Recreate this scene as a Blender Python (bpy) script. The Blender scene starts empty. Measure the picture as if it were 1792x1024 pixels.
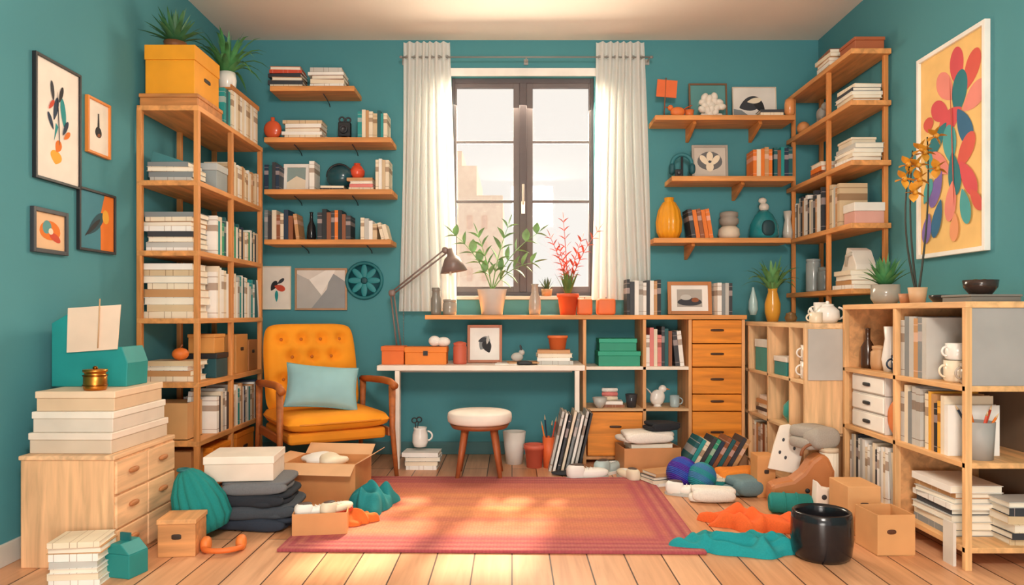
import bpy, bmesh, math, random
from mathutils import Vector, Euler, noise
random.seed(11)
S=bpy.context.scene; C=S.collection; PI=math.pi; R=math.radians
sin,cos=math.sin,math.cos
def PX(px,Y): return (px-896)*Y/1300
def PZ(py,Y): return 1-(py-550)*Y/1300
def fl(px,py): Y=1300/(py-550); return (PX(px,Y),Y,0)
PAL={'cream':'#F0E0C6','white':'#F7F3EC','beige':'#D8BE98','teal':'#1E9494','dark teal':'#1A5C62','orange':'#E97A22','red':'#D04A2E','black':'#222428','grey':'#868C8E','light grey':'#C6C4BE','brown':'#925634','yellow':'#F0B03A','pink':'#E58680','green':'#2F9C76','navy':'#21364E','tan':'#C99664','charcoal':'#383A40','amber':'#EC9A1C','purple':'#5B3FA0','blue':'#3C78B0'}
def lin(h):
    h=h.lstrip('#'); v=[int(h[i:i+2],16)/255 for i in (0,2,4)]
    return tuple((x/12.92 if x<=.04045 else ((x+.055)/1.055)**2.4) for x in v)
_m={}
def M(c,k='plain',r=None):
    key=(c,k,r)
    if key in _m: return _m[key]
    b=lin(PAL.get(c,c)); m=bpy.data.materials.new((c+'_'+k).replace('#','c')); m.use_nodes=True; _m[key]=m
    N=m.node_tree.nodes; L=m.node_tree.links; P=N['Principled BSDF']
    P.inputs['Roughness'].default_value=r if r is not None else {'metal':.3,'gloss':.18,'fabric':.95,'leaf':.5}.get(k,.55)
    if k=='metal': P.inputs['Metallic'].default_value=1
    if k.startswith('wood'): b=(b[0]*.93,b[1]*.8,b[2]*.66)
    tc=N.new('ShaderNodeTexCoord'); mp=N.new('ShaderNodeMapping'); nz=N.new('ShaderNodeTexNoise'); rp=N.new('ShaderNodeValToRGB')
    L.new(tc.outputs['Object'],mp.inputs[0]); L.new(mp.outputs[0],nz.inputs[0])
    def sh(f): return tuple(min(1,x*f) for x in b)+(1,)
    e=rp.color_ramp.elements
    lo,hi,ns=.93,1.05,7
    if k.startswith('wood'):
        sc={'x':(1.5,16,16),'y':(16,1.5,16),'z':(16,16,1.5)}[k[-1]]; mp.inputs['Scale'].default_value=sc; lo,hi,ns=.72,1.15,1.6; nz.inputs['Detail'].default_value=6; nz.inputs['Distortion'].default_value=.6
    elif k=='fabric': lo,hi,ns=.93,1.05,160
    elif k=='leaf': lo,hi,ns=.7,1.3,14
    elif k=='wall': lo,hi,ns=.95,1.04,1.3
    nz.inputs['Scale'].default_value=ns
    e[0].position=.32; e[1].position=.68; e[0].color=sh(lo); e[1].color=sh(hi)
    L.new(nz.outputs['Fac'],rp.inputs[0]); out=rp.outputs[0]
    if k in('bookz','bookx'):
        sp=N.new('ShaderNodeSeparateXYZ'); r2=N.new('ShaderNodeValToRGB'); L.new(tc.outputs['Generated'],sp.inputs[0]); L.new(sp.outputs['Z' if k=='bookz' else 'X'],r2.inputs[0])
        r2.color_ramp.interpolation='CONSTANT'; el=r2.color_ramp.elements
        el[0].color=(0,0,0,1); el[1].position=.1; el[1].color=(1,1,1,1)
        for p,v in (((.115,0),(.60,1),(.76,0),(.88,1),(.895,0)) if k=='bookz' else ((.11,0),(.42,1),(.43,0),(.57,1),(.58,0),(.88,1),(.89,0))):
            q=el.new(p); q.color=(v,v,v,1)
        mx=N.new('ShaderNodeMixRGB'); L.new(r2.outputs[0],mx.inputs[0]); L.new(out,mx.inputs[1])
        lum=sum(b)/3; mx.inputs[2].default_value=(tuple(x*f for x,f in zip(b,(.5,.4,.34)))+(1,) if lum>.35 else tuple(min(1,x*.7+.25) for x in (b[0]+.1,b[1],b[2]-.02))+(1,)); out=mx.outputs[0]
    L.new(out,P.inputs['Base Color'])
    if k=='fabric' or k.startswith('wood') or k=='wall':
        bp=N.new('ShaderNodeBump'); bp.inputs['Strength'].default_value=.12 if k=='fabric' else .06; bp.inputs['Distance'].default_value=.005
        L.new(nz.outputs['Fac'],bp.inputs['Height']); L.new(bp.outputs[0],P.inputs['Normal'])
    return m
class MB:
    def __init__(s): s.V=[];s.F=[];s.I=[];s.S=[];s.m=0
    def add(s,vs,fs,sm=False,rot=None,c=(0,0,0)):
        n=len(s.V)
        if rot:
            Q=Euler(rot).to_matrix(); c=Vector(c); vs=[Q@(Vector(v)-c)+c for v in vs]
        s.V+=[tuple(v) for v in vs]; s.F+=[tuple(i+n for i in f) for f in fs]; s.I+=[s.m]*len(fs); s.S+=[sm]*len(fs); return s
    def box(s,x,y,z,a,b,h,rot=None,piv=None):
        a/=2;b/=2; vs=[(x+i*a,y+j*b,z+k*h) for k in (0,1) for j in (-1,1) for i in (-1,1)]
        return s.add(vs,[(0,2,3,1),(4,5,7,6),(0,1,5,4),(2,6,7,3),(0,4,6,2),(1,3,7,5)],rot=rot,c=piv or (x,y,z+h/2))
    def bb(s,x0,x1,y0,y1,z0,z1): return s.box((x0+x1)/2,(y0+y1)/2,z0,x1-x0,y1-y0,z1-z0)
    def tube(s,pts,r,seg=8,r1=None,closed=False):
        P=[Vector(p) for p in pts]; n=len(P); vs=[]; up=None
        for i,p in enumerate(P):
            t=(P[(i+1)%n]-P[i-1]) if closed else (P[min(i+1,n-1)]-P[max(i-1,0)])
            t.normalize()
            if up is None: up=t.orthogonal().normalized()
            up=(up-t*up.dot(t)).normalized(); b=t.cross(up); rr=r if r1 is None else r+(r1-r)*i/(n-1)
            for k in range(seg):
                a=2*PI*k/seg; vs.append(p+(up*cos(a)+b*sin(a))*rr)
        fs=[]
        for i in range(n if closed else n-1):
            for k in range(seg):
                j=(i+1)%n; fs.append((i*seg+k,i*seg+(k+1)%seg,j*seg+(k+1)%seg,j*seg+k))
        if not closed: fs+=[tuple(range(seg))[::-1],tuple(range((n-1)*seg,n*seg))]
        return s.add(vs,fs,True)
    def ring(s,c,Rr,r,axis='z',seg=8,n=24,a0=0,a1=2*PI,sy=1):
        full=abs(a1-a0-2*PI)<.01; pts=[]
        for i in range(n if full else n+1):
            a=a0+(a1-a0)*i/n; u,v=Rr*cos(a),Rr*sin(a)*sy
            pts.append((c[0]+u,c[1]+v,c[2]) if axis=='z' else ((c[0]+u,c[1],c[2]+v) if axis=='y' else (c[0],c[1]+u,c[2]+v)))
        return s.tube(pts,r,seg,closed=full)
    def lathe(s,prof,x=0,y=0,z=0,seg=24,rib=0,nr=10,rot=None,sm=True):
        vs=[];fs=[]
        for (r,h) in prof:
            r=max(r,.0004)
            for k in range(seg):
                a=2*PI*k/seg; q=r*(1+rib*(abs(cos(nr*a/2))-.5)); vs.append((x+q*cos(a),y+q*sin(a),z+h))
        for i in range(len(prof)-1):
            for k in range(seg): fs.append((i*seg+k,i*seg+(k+1)%seg,(i+1)*seg+(k+1)%seg,(i+1)*seg+k))
        return s.add(vs,fs,sm,rot,(x,y,z))
    def sup(s,c,r,e=.4,e2=None,nu=12,nv=24,rot=None,nz=0,sd=0):
        e2=e if e2 is None else e2; f=lambda a,p:(abs(a)**p)*(1 if a>=0 else -1); vs=[];fs=[]
        for i in range(nu+1):
            u=-PI/2+PI*i/nu
            for j in range(nv):
                v=2*PI*j/nv; d=Vector((r[0]*f(cos(u),e)*f(cos(v),e2),r[1]*f(cos(u),e)*f(sin(v),e2),r[2]*f(sin(u),e)))
                if nz: d=d*(1+nz*noise.noise(d*(7)+Vector((sd,sd,0))))
                vs.append((c[0]+d.x,c[1]+d.y,c[2]+d.z))
        for i in range(nu):
            for j in range(nv): fs.append((i*nv+j,i*nv+(j+1)%nv,(i+1)*nv+(j+1)%nv,(i+1)*nv+j))
        return s.add(vs,fs,True,rot,c)
    def leaf(s,a,b,w,sag=0.,n=5,spike=False):
        a=Vector(a);b=Vector(b);d=b-a; sd=d.cross(Vector((0,0,1)))
        if sd.length<1e-4: sd=Vector((1,0,0))
        sd.normalize(); nn=sd.cross(d).normalized(); vs=[];fs=[]
        for i in range(n+1):
            t=i/n; p=a+d*t+Vector((0,0,1))*sag*4*t*(1-t); q=w/2*((1-t)**.7+.02 if spike else max(.03,sin(PI*t**.8)))
            vs+=[p-sd*q+nn*q*.3,p,p+sd*q+nn*q*.3]
        for i in range(n): fs+=[(3*i,3*i+1,3*i+4,3*i+3),(3*i+1,3*i+2,3*i+5,3*i+4)]
        return s.add(vs,fs,True)
    def prism(s,pts,y0,y1,rot=None,c=(0,0,0)):
        n=len(pts); vs=[(x,y0,z) for x,z in pts]+[(x,y1,z) for x,z in pts]
        return s.add(vs,[tuple(range(n)),tuple(range(2*n-1,n-1,-1))]+[(i,i+n,(i+1)%n+n,(i+1)%n) for i in range(n)],rot=rot,c=c)
    def prismx(s,pts,x0,x1):
        n=len(pts); vs=[(x0,y,z) for y,z in pts]+[(x1,y,z) for y,z in pts]
        return s.add(vs,[tuple(range(n)),tuple(range(2*n-1,n-1,-1))]+[(i,i+n,(i+1)%n+n,(i+1)%n) for i in range(n)])
    def prismz(s,pts,z0,z1):
        n=len(pts); vs=[(x,y,z0) for x,y in pts]+[(x,y,z1) for x,y in pts]
        return s.add(vs,[tuple(range(n)),tuple(range(2*n-1,n-1,-1))]+[(i,i+n,(i+1)%n+n,(i+1)%n) for i in range(n)])
    def pad(s,fn,n=32):
        vs=[];fs=[]
        for sd in(-1,1):
            for i in range(n+1):
                for j in range(n+1): vs.append(fn(-1+2*i/n,-1+2*j/n,sd))
        for k in(0,1):
            for i in range(n):
                for j in range(n): a=k*(n+1)**2+i*(n+1)+j; fs.append((a,a+1,a+n+2,a+n+1))
        return s.add(vs,fs,True)
def tag(o,label=None,cat=None,group=None,kind=None):
    for k,v in (('label',label),('category',cat),('group',group),('kind',kind)):
        if v: o[k]=v
    return o
def ob(name,mb,mats,parent=None,loc=(0,0,0),rz=0,rot=None,bev=0,sub=0,label=None,cat=None,group=None,kind=None,solid=0):
    me=bpy.data.meshes.new(name); me.from_pydata(mb.V,[],mb.F)
    for m in (mats if isinstance(mats,list) else [mats]): me.materials.append(m)
    me.polygons.foreach_set('material_index',mb.I); me.polygons.foreach_set('use_smooth',mb.S)
    bm=bmesh.new(); bm.from_mesh(me); bmesh.ops.recalc_face_normals(bm,faces=bm.faces); bm.to_mesh(me); bm.free()
    o=bpy.data.objects.new(name,me); C.objects.link(o); o.location=loc; o.rotation_euler=rot or (0,0,rz)
    if parent: o.parent=parent
    if solid: q=o.modifiers.new('solid','SOLIDIFY'); q.thickness=solid
    if bev: q=o.modifiers.new('bevel','BEVEL'); q.width=bev; q.segments=2; q.limit_method='ANGLE'
    if sub: q=o.modifiers.new('sub','SUBSURF'); q.levels=q.render_levels=sub
    return tag(o,label,cat,group,kind)
def T(name,label,cat,loc=(0,0,0),rz=0,group=None,rot=None,kind=None):
    o=bpy.data.objects.new(name,None); C.objects.link(o); o.empty_display_size=.05; o.location=loc; o.rotation_euler=rot or (0,0,rz); return tag(o,label,cat,group,kind)
ORD='first second third fourth fifth sixth seventh eighth ninth tenth eleventh twelfth thirteenth fourteenth fifteenth sixteenth seventeenth eighteenth nineteenth twentieth twenty-first twenty-second twenty-third twenty-fourth'.split()
PAGE=lambda: M('#F4EAD8','plain',.8)
def book(loc,rz,t,h,d,col,flat,label,group,lean=0,noun='book',back=False,band=True):
    mb=MB(); pg=MB(); c=.0022
    if not flat:
        mb.box(-t/2+c/2,d/2,0,c,d,h).box(t/2-c/2,d/2,0,c,d,h).box(0,c/2,0,t-2*c,c,h); pg.box(0,d/2,c,t-2*c-.0006,d-.01,h-2.5*c)
    else:
        mb.box(0,0,0,h,d,c).box(0,0,t-c,h,d,c).box(0,(d/2-c/2)*(1 if back else -1),c,h,c,t-2*c); pg.box(0,0,c+.0003,h-.008,d-.009,t-2*c-.0006)
    o=ob({'magazine':'magazine','file':'file_folder'}.get(noun,'book'),mb,M(col,('bookx' if flat else 'bookz') if band else 'plain',.5),loc=(loc[0],loc[1],loc[2]+(t/2*sin(abs(lean)) if not flat else 0)),rot=(0,lean,rz),bev=0,label=label,cat=noun,group=group)
    ob('pages',pg,PAGE(),o); return o
def row(p,L,rz,cols,hr,tr,d,where,noun='book',lean=0,nl=0,group=None):
    x=0;i=0; ux,uy=cos(rz),sin(rz); ts=[]
    while x+tr[0]<=L and len(ts)<24:
        t=min(random.uniform(*tr),L-x); ts.append(t); x+=t+.0012
    x=0; n=len(ts)
    if nl:
        ll=hr[0]*sin(lean)*.9
        while n>nl+1 and sum(ts)>L-ll: ts.pop(); n-=1
    for i,t in enumerate(ts):
        h=random.uniform(*hr); col=cols[i%len(cols)]
        a=0
        if nl and i>=n-nl:
            if i==n-nl: x+=h*sin(lean)*.97
            a=-lean
        w=t/cos(a); px_=x+w/2
        book((p[0]+ux*px_,p[1]+uy*px_,p[2]),rz,t,h,d*random.uniform(.9,1),col,False,'%s %s, %s from left in %s'%(col,noun,ORD[i],where),group or (noun+'s '+('in '+where)),a,noun,band=(i%4 in(0,3)))
        x+=w+.0012
def stack(p,rz,cols,w,d,tr,where,noun='book',j=.07,band=True):
    z=p[2]
    for i,col in enumerate(cols):
        t=random.uniform(*tr); 
        book((p[0]+random.uniform(-.008,.008),p[1]+random.uniform(-.004,.004),z),rz+random.uniform(-j,j),t,w*random.uniform(.82,1),d*random.uniform(.9,1),col,True,'%s %s, %s up in stack %s'%(col,noun,ORD[i],where),noun+'s stacked '+where,noun=noun,back=(i%3==2),band=i%2==0); z+=t+.0004
    return z
def cup(r0,r1,h,t=.004): return [(0,0),(r0,0),(r1,h),(r1-t,h),(r0-t,t*1.5),(0,t*1.5)]
def lat(name,label,cat,loc,prof,mt,group=None,rib=0,nr=10,seg=28):
    return ob(name,MB().lathe(prof,rib=rib,nr=nr,seg=seg),mt,loc=loc,label=label,cat=cat,group=group)
def mug(label,loc,r,h,col,rz=0,group=None):
    o=ob('mug',MB().lathe([(0,0),(r*.85,0),(r,h*.12),(r,h),(r-.004,h),(r-.005,h*.15),(0,h*.1)]),M(col,'gloss'),loc=loc,rz=rz,label=label,cat='mug',group=group)
    ob('handle',MB().ring((r,0,h*.52),h*.27,.0045,'y',8,14,-PI/2,PI/2),M(col,'gloss'),o); return o
def bx(name,label,cat,loc,w,d,h,mt,rz=0,lid=0,lm=None,slot=None,group=None,bev=.003):
    o=T(name,label,cat,loc,rz,group); ob('body',MB().box(0,0,0,w,d,h-lid),mt,o,bev=bev)
    if lid: ob('lid',MB().box(0,0,h-lid,w+.008,d+.008,lid),lm or mt,o,bev=bev)
    if slot: ob('grip',MB().sup((0,-d/2-.001,(h-lid)*.62),(w*.13,.003,.011),.5),M('#3A2A20'),o) if 'f' in slot else None
    if slot and 's' in slot: ob('grip',MB().sup((w/2+.001,0,(h-lid)*.62),(.003,d*.13,.011),.5),M('#3A2A20'),o)
    return o
def obox(label,loc,w,d,h,mt,rz=0,fl_=.1,angs=(-55,-35,-60,-40),name='cardboard_box',group=None):
    o=T(name,label,'box',loc,rz,group); t=.004
    ob('body',MB().box(0,0,0,w,d,t).box(-w/2+t/2,0,0,t,d,h).box(w/2-t/2,0,0,t,d,h).box(0,-d/2+t/2,0,w-2*t,t,h).box(0,d/2-t/2,0,w-2*t,t,h),mt,o)
    if fl_:
        for k,(sx,sy) in enumerate(((0,-1),(0,1),(-1,0),(1,0))):
            a=R(angs[k]); mb=MB()
            if sy: mb.box(0,sy*(d/2+fl_/2),h-t,w,fl_,t*.7,rot=(sy*a,0,0),piv=(0,sy*d/2,h-t))
            else: mb.box(sx*(w/2+fl_/2),0,h-t,fl_,d,t*.7,rot=(0,-sx*a,0),piv=(sx*w/2,0,h-t))
            ob('flap',mb,M('#E2B084'),o)
    return o
def frame(label,loc,rz,w,h,fc,bg,shapes,fw=.012,dep=.018,tilt=0,mount=None,group=None,cat='picture'):
    o=T('picture_frame',label,cat,loc,0,group,rot=(tilt,0,rz))
    ob('frame',MB().box(-w/2+fw/2,-dep/2,0,fw,dep,h).box(w/2-fw/2,-dep/2,0,fw,dep,h).box(0,-dep/2,0,w-2*fw,dep,fw).box(0,-dep/2,h-fw,w-2*fw,dep,fw),M(fc,'plain',.45),o,bev=.0015)
    iw,ih=w-2*fw,h-2*fw; pr=MB(); pr.box(0,-dep*.25,fw,iw,dep*.5,ih); mats=[M(mount or bg,'plain',.7)]; y=-dep*.5-.0006; X=lambda u:-iw/2+u*iw; Z=lambda v:fw+v*ih
    if mount:
        mats.append(M(bg,'plain',.7)); pr.m=1; pr.add([(X(.16),y,Z(.16)),(X(.84),y,Z(.16)),(X(.84),y,Z(.84)),(X(.16),y,Z(.84))],[(0,1,2,3)]); y-=.0005
    for s_ in shapes:
        m=M(s_[-1],'plain',.7)
        if m not in mats: mats.append(m)
        pr.m=mats.index(m)
        if s_[0]=='e':
            _,cx,cz,rx,rzz,an,_c=s_; an=R(an); pts=[]
            for k in range(20):
                a=2*PI*k/20; u=rx*cos(a)*iw; v=rzz*sin(a)*ih*(1 if sin(a)>0 else .8); pts.append((X(cx)+u*cos(an)-v*sin(an),y,Z(cz)+u*sin(an)+v*cos(an)))
        elif s_[0]=='l':
            _,cx,cz,hl,hw,an,_c=s_; an=R(an); pts=[]
            for k in range(28):
                a=2*PI*k/28; u=hl*cos(a); v=hw*sin(a)*(1.0+.22*cos(a)-.35*max(0,-cos(a))**2-.15*max(0,cos(a))**3); pts.append((X(cx)+u*cos(an)-v*sin(an),y,Z(cz)+u*sin(an)+v*cos(an)))
        else: pts=[(X(u),y,Z(v)) for u,v in s_[1]]
        pr.add(pts,[tuple(range(len(pts)))]); y-=.0003
    ob('print',pr,mats,o); return o
def cloth(name,label,loc,rx,ry,h,mt,sd=0,rz=0,cat='cloth'):
    mb=MB(); nr,ns=34,120; vs=[];fs=[]
    N_=lambda x,y,f,o: noise.noise(Vector((x*f+o,y*f-o,o*.7)))
    for i in range(nr+1):
        q=i/nr
        for k in range(ns):
            a=2*PI*k/ns; wob=1+.5*noise.noise(Vector((cos(a)*1.8+sd,sin(a)*1.8,sd)))+.07*sin(7*a+sd); x=rx*q*wob*cos(a); y=ry*q*wob*sin(a)
            F1=.5+.5*sin(34*(x*.75+y*.9)+7*N_(x,y,6,sd)+sd); F2=.5+.5*sin(46*(x*.5-y*1.3)+6*N_(x,y,7,sd+9)); big=.5+.9*N_(x,y,5,sd+4)
            z=h*(max(0,1-q**3.5)**.55)*(.12+.38*F1**1.6+.2*F2**1.5+.42*max(0,big))
            vs.append((x,y,max(.003,z+.004) if i<nr else .001))
    for i in range(nr):
        for k in range(ns): fs.append((i*ns+k,i*ns+(k+1)%ns,(i+1)*ns+(k+1)%ns,(i+1)*ns+k))
    mb.add(vs,fs,True); return ob(name,mb,mt,loc=loc,rz=rz,label=label,cat=cat)
def garment(label,loc,w,d,h,col,rz=0,group=None,sd=0):
    mb=MB(); 
    for k in range(2): mb.sup((.014*(k-.5),.008*(k-.5),h*(.26+.48*k)),(w/2*(1-.04*k),d/2,h*.27),.45,.4,nv=44,nz=.22,sd=sd+k*3)
    mb.sup((0,-d/2+.01,h*.5),(w/2*.96,h*.45,h*.5),.8,.4,nz=.16,sd=sd)
    return ob('folded_garment',mb,M(col,'fabric'),loc=loc,rz=rz,label=label,cat='clothes',group=group)
def spiky(mb,n,ln,w,z0=0,spread=.8,sag=.25,r0=.01):
    for i in range(n):
        a=2*PI*i*.618*1.0+random.uniform(-.2,.2); q=(i+.5)/n; l=ln*random.uniform(.8,1.05); e=spread*q+.08
        dx,dy=sin(e)*cos(a),sin(e)*sin(a); mb.leaf((r0*cos(a),r0*sin(a),z0),(dx*l,dy*l,z0+cos(e)*l),w,sag*l*.5*sin(e),spike=True)
def pinnate(ms,ml,n,ht,lw,ll,z0,spread=.5,pairs=6,aim=None):
    for i in range(n):
        a=aim[i][0]; e=aim[i][1]; l=ht*aim[i][2]; pts=[]
        for k in range(9):
            t=k/8; ee=e*(.5+.7*t); pts.append(Vector((sin(ee)*cos(a)*l*t,sin(ee)*sin(a)*l*t,z0+cos(ee)*l*t)))
        ms.tube(pts,.0045,6,.0015); tdir=(pts[-1]-pts[-3]).normalized()
        sdv=tdir.cross(Vector((0,1,0))).normalized()
        for k in range(pairs):
            t=.3+.66*k/(pairs-1); f=t*8; p=pts[int(min(7,f))].lerp(pts[min(8,int(f)+1)],f-int(f))
            for s_ in (-1,1):
                L_=ll*(1.1-.5*abs(t-.55)); ml.leaf(p,p+(sdv*s_*.7+tdir*.6+Vector((0,random.uniform(-.35,.1),random.uniform(-.1,.1))))*L_,lw,.05*L_)
        ml.leaf(pts[-1],pts[-1]+tdir*ll,lw)
def potted(name,label,loc,prof,pm,cat='potted plant',soilz=None,rs=None,rib=0):
    o=T(name,label,cat,loc); ob('pot',MB().lathe(prof,rib=rib,seg=28),pm,o); h=max(p[1] for p in prof); r=rs or prof[2][0]*.9
    ob('soil',MB().lathe([(0,h*.86),(r,h*.86),(r,h*.8),(0,h*.8)],seg=20),M('#4A3426'),o); return o,h*.86
# ================= SETTING =================
WL,WR,WB,HC=-2.02,2.19,5.31,2.96; YN=-1.7
def st(name,mb,m,**k): return ob(name,mb,m,kind='structure',**k)
teal=M('#4E929B','wall',.85)
st('wall_left',MB().bb(WL-.12,WL,YN,WB+.15,0,HC),teal)
st('wall_right',MB().bb(WR,WR+.12,YN,WB+.15,0,HC),teal)
wx0,wx1,wz0,wz1=-.433,.588,1.13,2.70
st('wall_back',MB().bb(WL,wx0,WB,WB+.15,0,HC).bb(wx1,WR,WB,WB+.15,0,HC).bb(wx0,wx1,WB,WB+.15,0,wz0).bb(wx0,wx1,WB,WB+.15,wz1,HC),teal)
st('ceiling',MB().bb(WL-.12,WR+.12,YN,WB+.15,HC,HC+.1),M('#F8ECE0','wall',.9))
def floormat():
    m=bpy.data.materials.new('floor_planks'); m.use_nodes=True; N=m.node_tree.nodes; L=m.node_tree.links; P=N['Principled BSDF']; P.inputs['Roughness'].default_value=.38
    tc=N.new('ShaderNodeTexCoord'); mp=N.new('ShaderNodeMapping'); mp.inputs['Rotation'].default_value=(0,0,R(90)); L.new(tc.outputs['Object'],mp.inputs[0])
    br=N.new('ShaderNodeTexBrick'); L.new(mp.outputs[0],br.inputs[0]); br.inputs['Scale'].default_value=1; br.inputs['Brick Width'].default_value=1.1; br.inputs['Row Height'].default_value=.155; br.inputs['Mortar Size'].default_value=.0032; br.inputs['Mortar Smooth'].default_value=.2
    br.inputs['Color1'].default_value=(*lin('#ECB68C'),1); br.inputs['Color2'].default_value=(*lin('#DA9C6E'),1); br.inputs['Mortar'].default_value=(*lin('#4E2C18'),1); br.offset=.37
    m2=N.new('ShaderNodeMapping'); m2.inputs['Scale'].default_value=(22,1.3,1); L.new(tc.outputs['Object'],m2.inputs[0]); nz=N.new('ShaderNodeTexNoise'); nz.inputs['Scale'].default_value=1.5; nz.inputs['Detail'].default_value=7; nz.inputs['Distortion'].default_value=.8; L.new(m2.outputs[0],nz.inputs[0])
    rp=N.new('ShaderNodeValToRGB'); rp.color_ramp.elements[0].position=.3; rp.color_ramp.elements[1].position=.65; rp.color_ramp.elements[0].color=(.7,.6,.54,1); rp.color_ramp.elements[1].color=(1,1,1,1); L.new(nz.outputs[0],rp.inputs[0])
    mx=N.new('ShaderNodeMixRGB'); mx.blend_type='MULTIPLY'; mx.inputs[0].default_value=.65; L.new(br.outputs[0],mx.inputs[1]); L.new(rp.outputs[0],mx.inputs[2]); L.new(mx.outputs[0],P.inputs['Base Color'])
    bp=N.new('ShaderNodeBump'); bp.inputs['Strength'].default_value=.4; bp.inputs['Distance'].default_value=.004; bp.invert=True; L.new(br.outputs['Fac'],bp.inputs['Height']); L.new(bp.outputs[0],P.inputs['Normal']); return m
st('floor',MB().bb(WL-.12,WR+.12,YN,WB+.15,-.1,0),floormat())
bbm=M('#D8D2C8','plain')
st('baseboard_left',MB().bb(WL,WL+.012,YN,WB,0,.09),bbm,bev=.003); st('baseboard_right',MB().bb(WR-.012,WR,YN,WB,0,.09),bbm,bev=.003); st('baseboard_back',MB().bb(WL+.012,WR-.012,WB-.012,WB,0,.09),M('#4A7A7E'),bev=.003)
wn=T('window_1',None,None,(0,0,0),kind='structure'); wf=M('#5C5254','plain'); 
f=MB(); Y0,Y1=5.355,5.42
f.bb(wx0,wx0+.022,Y0,Y1,wz0,wz1).bb(wx1-.022,wx1,Y0,Y1,wz0,wz1).bb(wx0+.022,wx1-.022,Y0,Y1,wz0,wz0+.03).bb(wx0+.022,wx1-.022,Y0,Y1,wz1-.035,wz1).bb(.055,.105,Y0-.01,Y1,wz0+.03,wz1-.035)
ob('window_frame',f,wf,wn,bev=.003)
for a,b in ((wx0+.022,.055),(.105,wx1-.022)):
    sm_=MB(); y0,y1=Y0+.005,Y0+.04; z0,z1=wz0+.03,wz1-.035; sl=.012 if a<0 else .045; sr=.045 if a<0 else .012
    sm_.bb(a,a+sl,y0,y1,z0,z1).bb(b-sr,b,y0,y1,z0,z1).bb(a+sl,b-sr,y0,y1,z0,z0+.04).bb(a+sl,b-sr,y0,y1,z1-.03,z1)
    for z in (1.815,2.243): sm_.bb(a+sl,b-sr,y0+.005,y1-.005,z-.009,z+.009)
    sh_=ob('sash',sm_,M('#6E6464','plain'),wn,bev=.002)
gl=bpy.data.materials.new('window_glass'); gl.use_nodes=True; n_=gl.node_tree.nodes; l_=gl.node_tree.links; n_.remove(n_['Principled BSDF']); tr=n_.new('ShaderNodeBsdfTransparent'); gs=n_.new('ShaderNodeBsdfGlossy'); gs.inputs['Roughness'].default_value=.02; mm=n_.new('ShaderNodeMixShader'); mm.inputs[0].default_value=.04; l_.new(tr.outputs[0],mm.inputs[1]); l_.new(gs.outputs[0],mm.inputs[2]); l_.new(mm.outputs[0],n_['Material Output'].inputs[0])
ob('pane',MB().bb(wx0+.036,.05,5.376,5.379,wz0+.05,wz1-.05),gl,wn); ob('pane',MB().bb(.11,wx1-.036,5.376,5.379,wz0+.05,wz1-.05),gl,wn)
ob('handle',MB().box(.08,5.335,1.72,.028,.02,.09).tube([(.08,5.33,1.79),(.08,5.315,1.8),(.08,5.313,1.93)],.009),M('#D8CCBE','gloss'),wn,bev=.002)
ob('window_sill',MB().bb(wx0-.02,wx1+.02,WB-.03,Y0,wz0-.025,wz0),M('#D5CFC4'),wn,bev=.003); ob('lintel',MB().bb(wx0-.02,wx1+.02,WB-.02,WB,wz1,wz1+.055),M('#F6F2EC'),wn,bev=.003)
fb=T('apartment_building','pale pink stepped building far outside the left window sash','building',(0,20,0)); 
ob('walls',MB().bb(-3.6,-1.35,0,4,-6,5.4).bb(-1.35,-.95,0,4,-6,5.0).bb(-.95,-.25,0,4,-6,4.2).bb(-3.6,-2.6,0,4,5.4,6.1),M('#FFE0C8','plain',.9),fb)
for i in range(3):
    for j in range(3): ob('window',MB().bb(-1.6+i*.4,-1.48+i*.4,-.03,0,1.9+j*.7,2.25+j*.7),M('#F4CCB4','plain'),fb)
# curtains
rod=T('curtain_rod','thin grey curtain rod across the top of the window','curtain rod',(0,5.2,2.8))
ob('rod',MB().tube([(-.77,0,0),(.97,0,0)],.0055),M('#8A8682','plain',.4),rod)
for x in(-.777,.977): ob('finial',MB().sup((x,0,0),(.012,.01,.01),1),M('#8C8A88','plain'),rod)
for x in(-.768,.965,.1): ob('bracket',MB().bb(x-.004,x+.004,0,.11,-.004,.004).bb(x-.015,x+.015,.1,.109,-.02,.02),M('#A8A4A0','plain'),rod)
cm=bpy.data.materials.new('sheer_curtain'); cm.use_nodes=True; n_=cm.node_tree.nodes; l_=cm.node_tree.links; P=n_['Principled BSDF']; P.inputs['Base Color'].default_value=(1,.97,.94,1); P.inputs['Roughness'].default_value=.9
tl=n_.new('ShaderNodeBsdfTranslucent'); tl.inputs[0].default_value=(1,.95,.88,1); mm=n_.new('ShaderNodeMixShader'); mm.inputs[0].default_value=.35; tp=n_.new('ShaderNodeBsdfTransparent'); m3=n_.new('ShaderNodeMixShader'); m3.inputs[0].default_value=.12
l_.new(P.outputs[0],mm.inputs[1]); l_.new(tl.outputs[0],mm.inputs[2]); l_.new(mm.outputs[0],m3.inputs[1]); l_.new(tp.outputs[0],m3.inputs[2]); l_.new(m3.outputs[0],n_['Material Output'].inputs[0])
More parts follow.
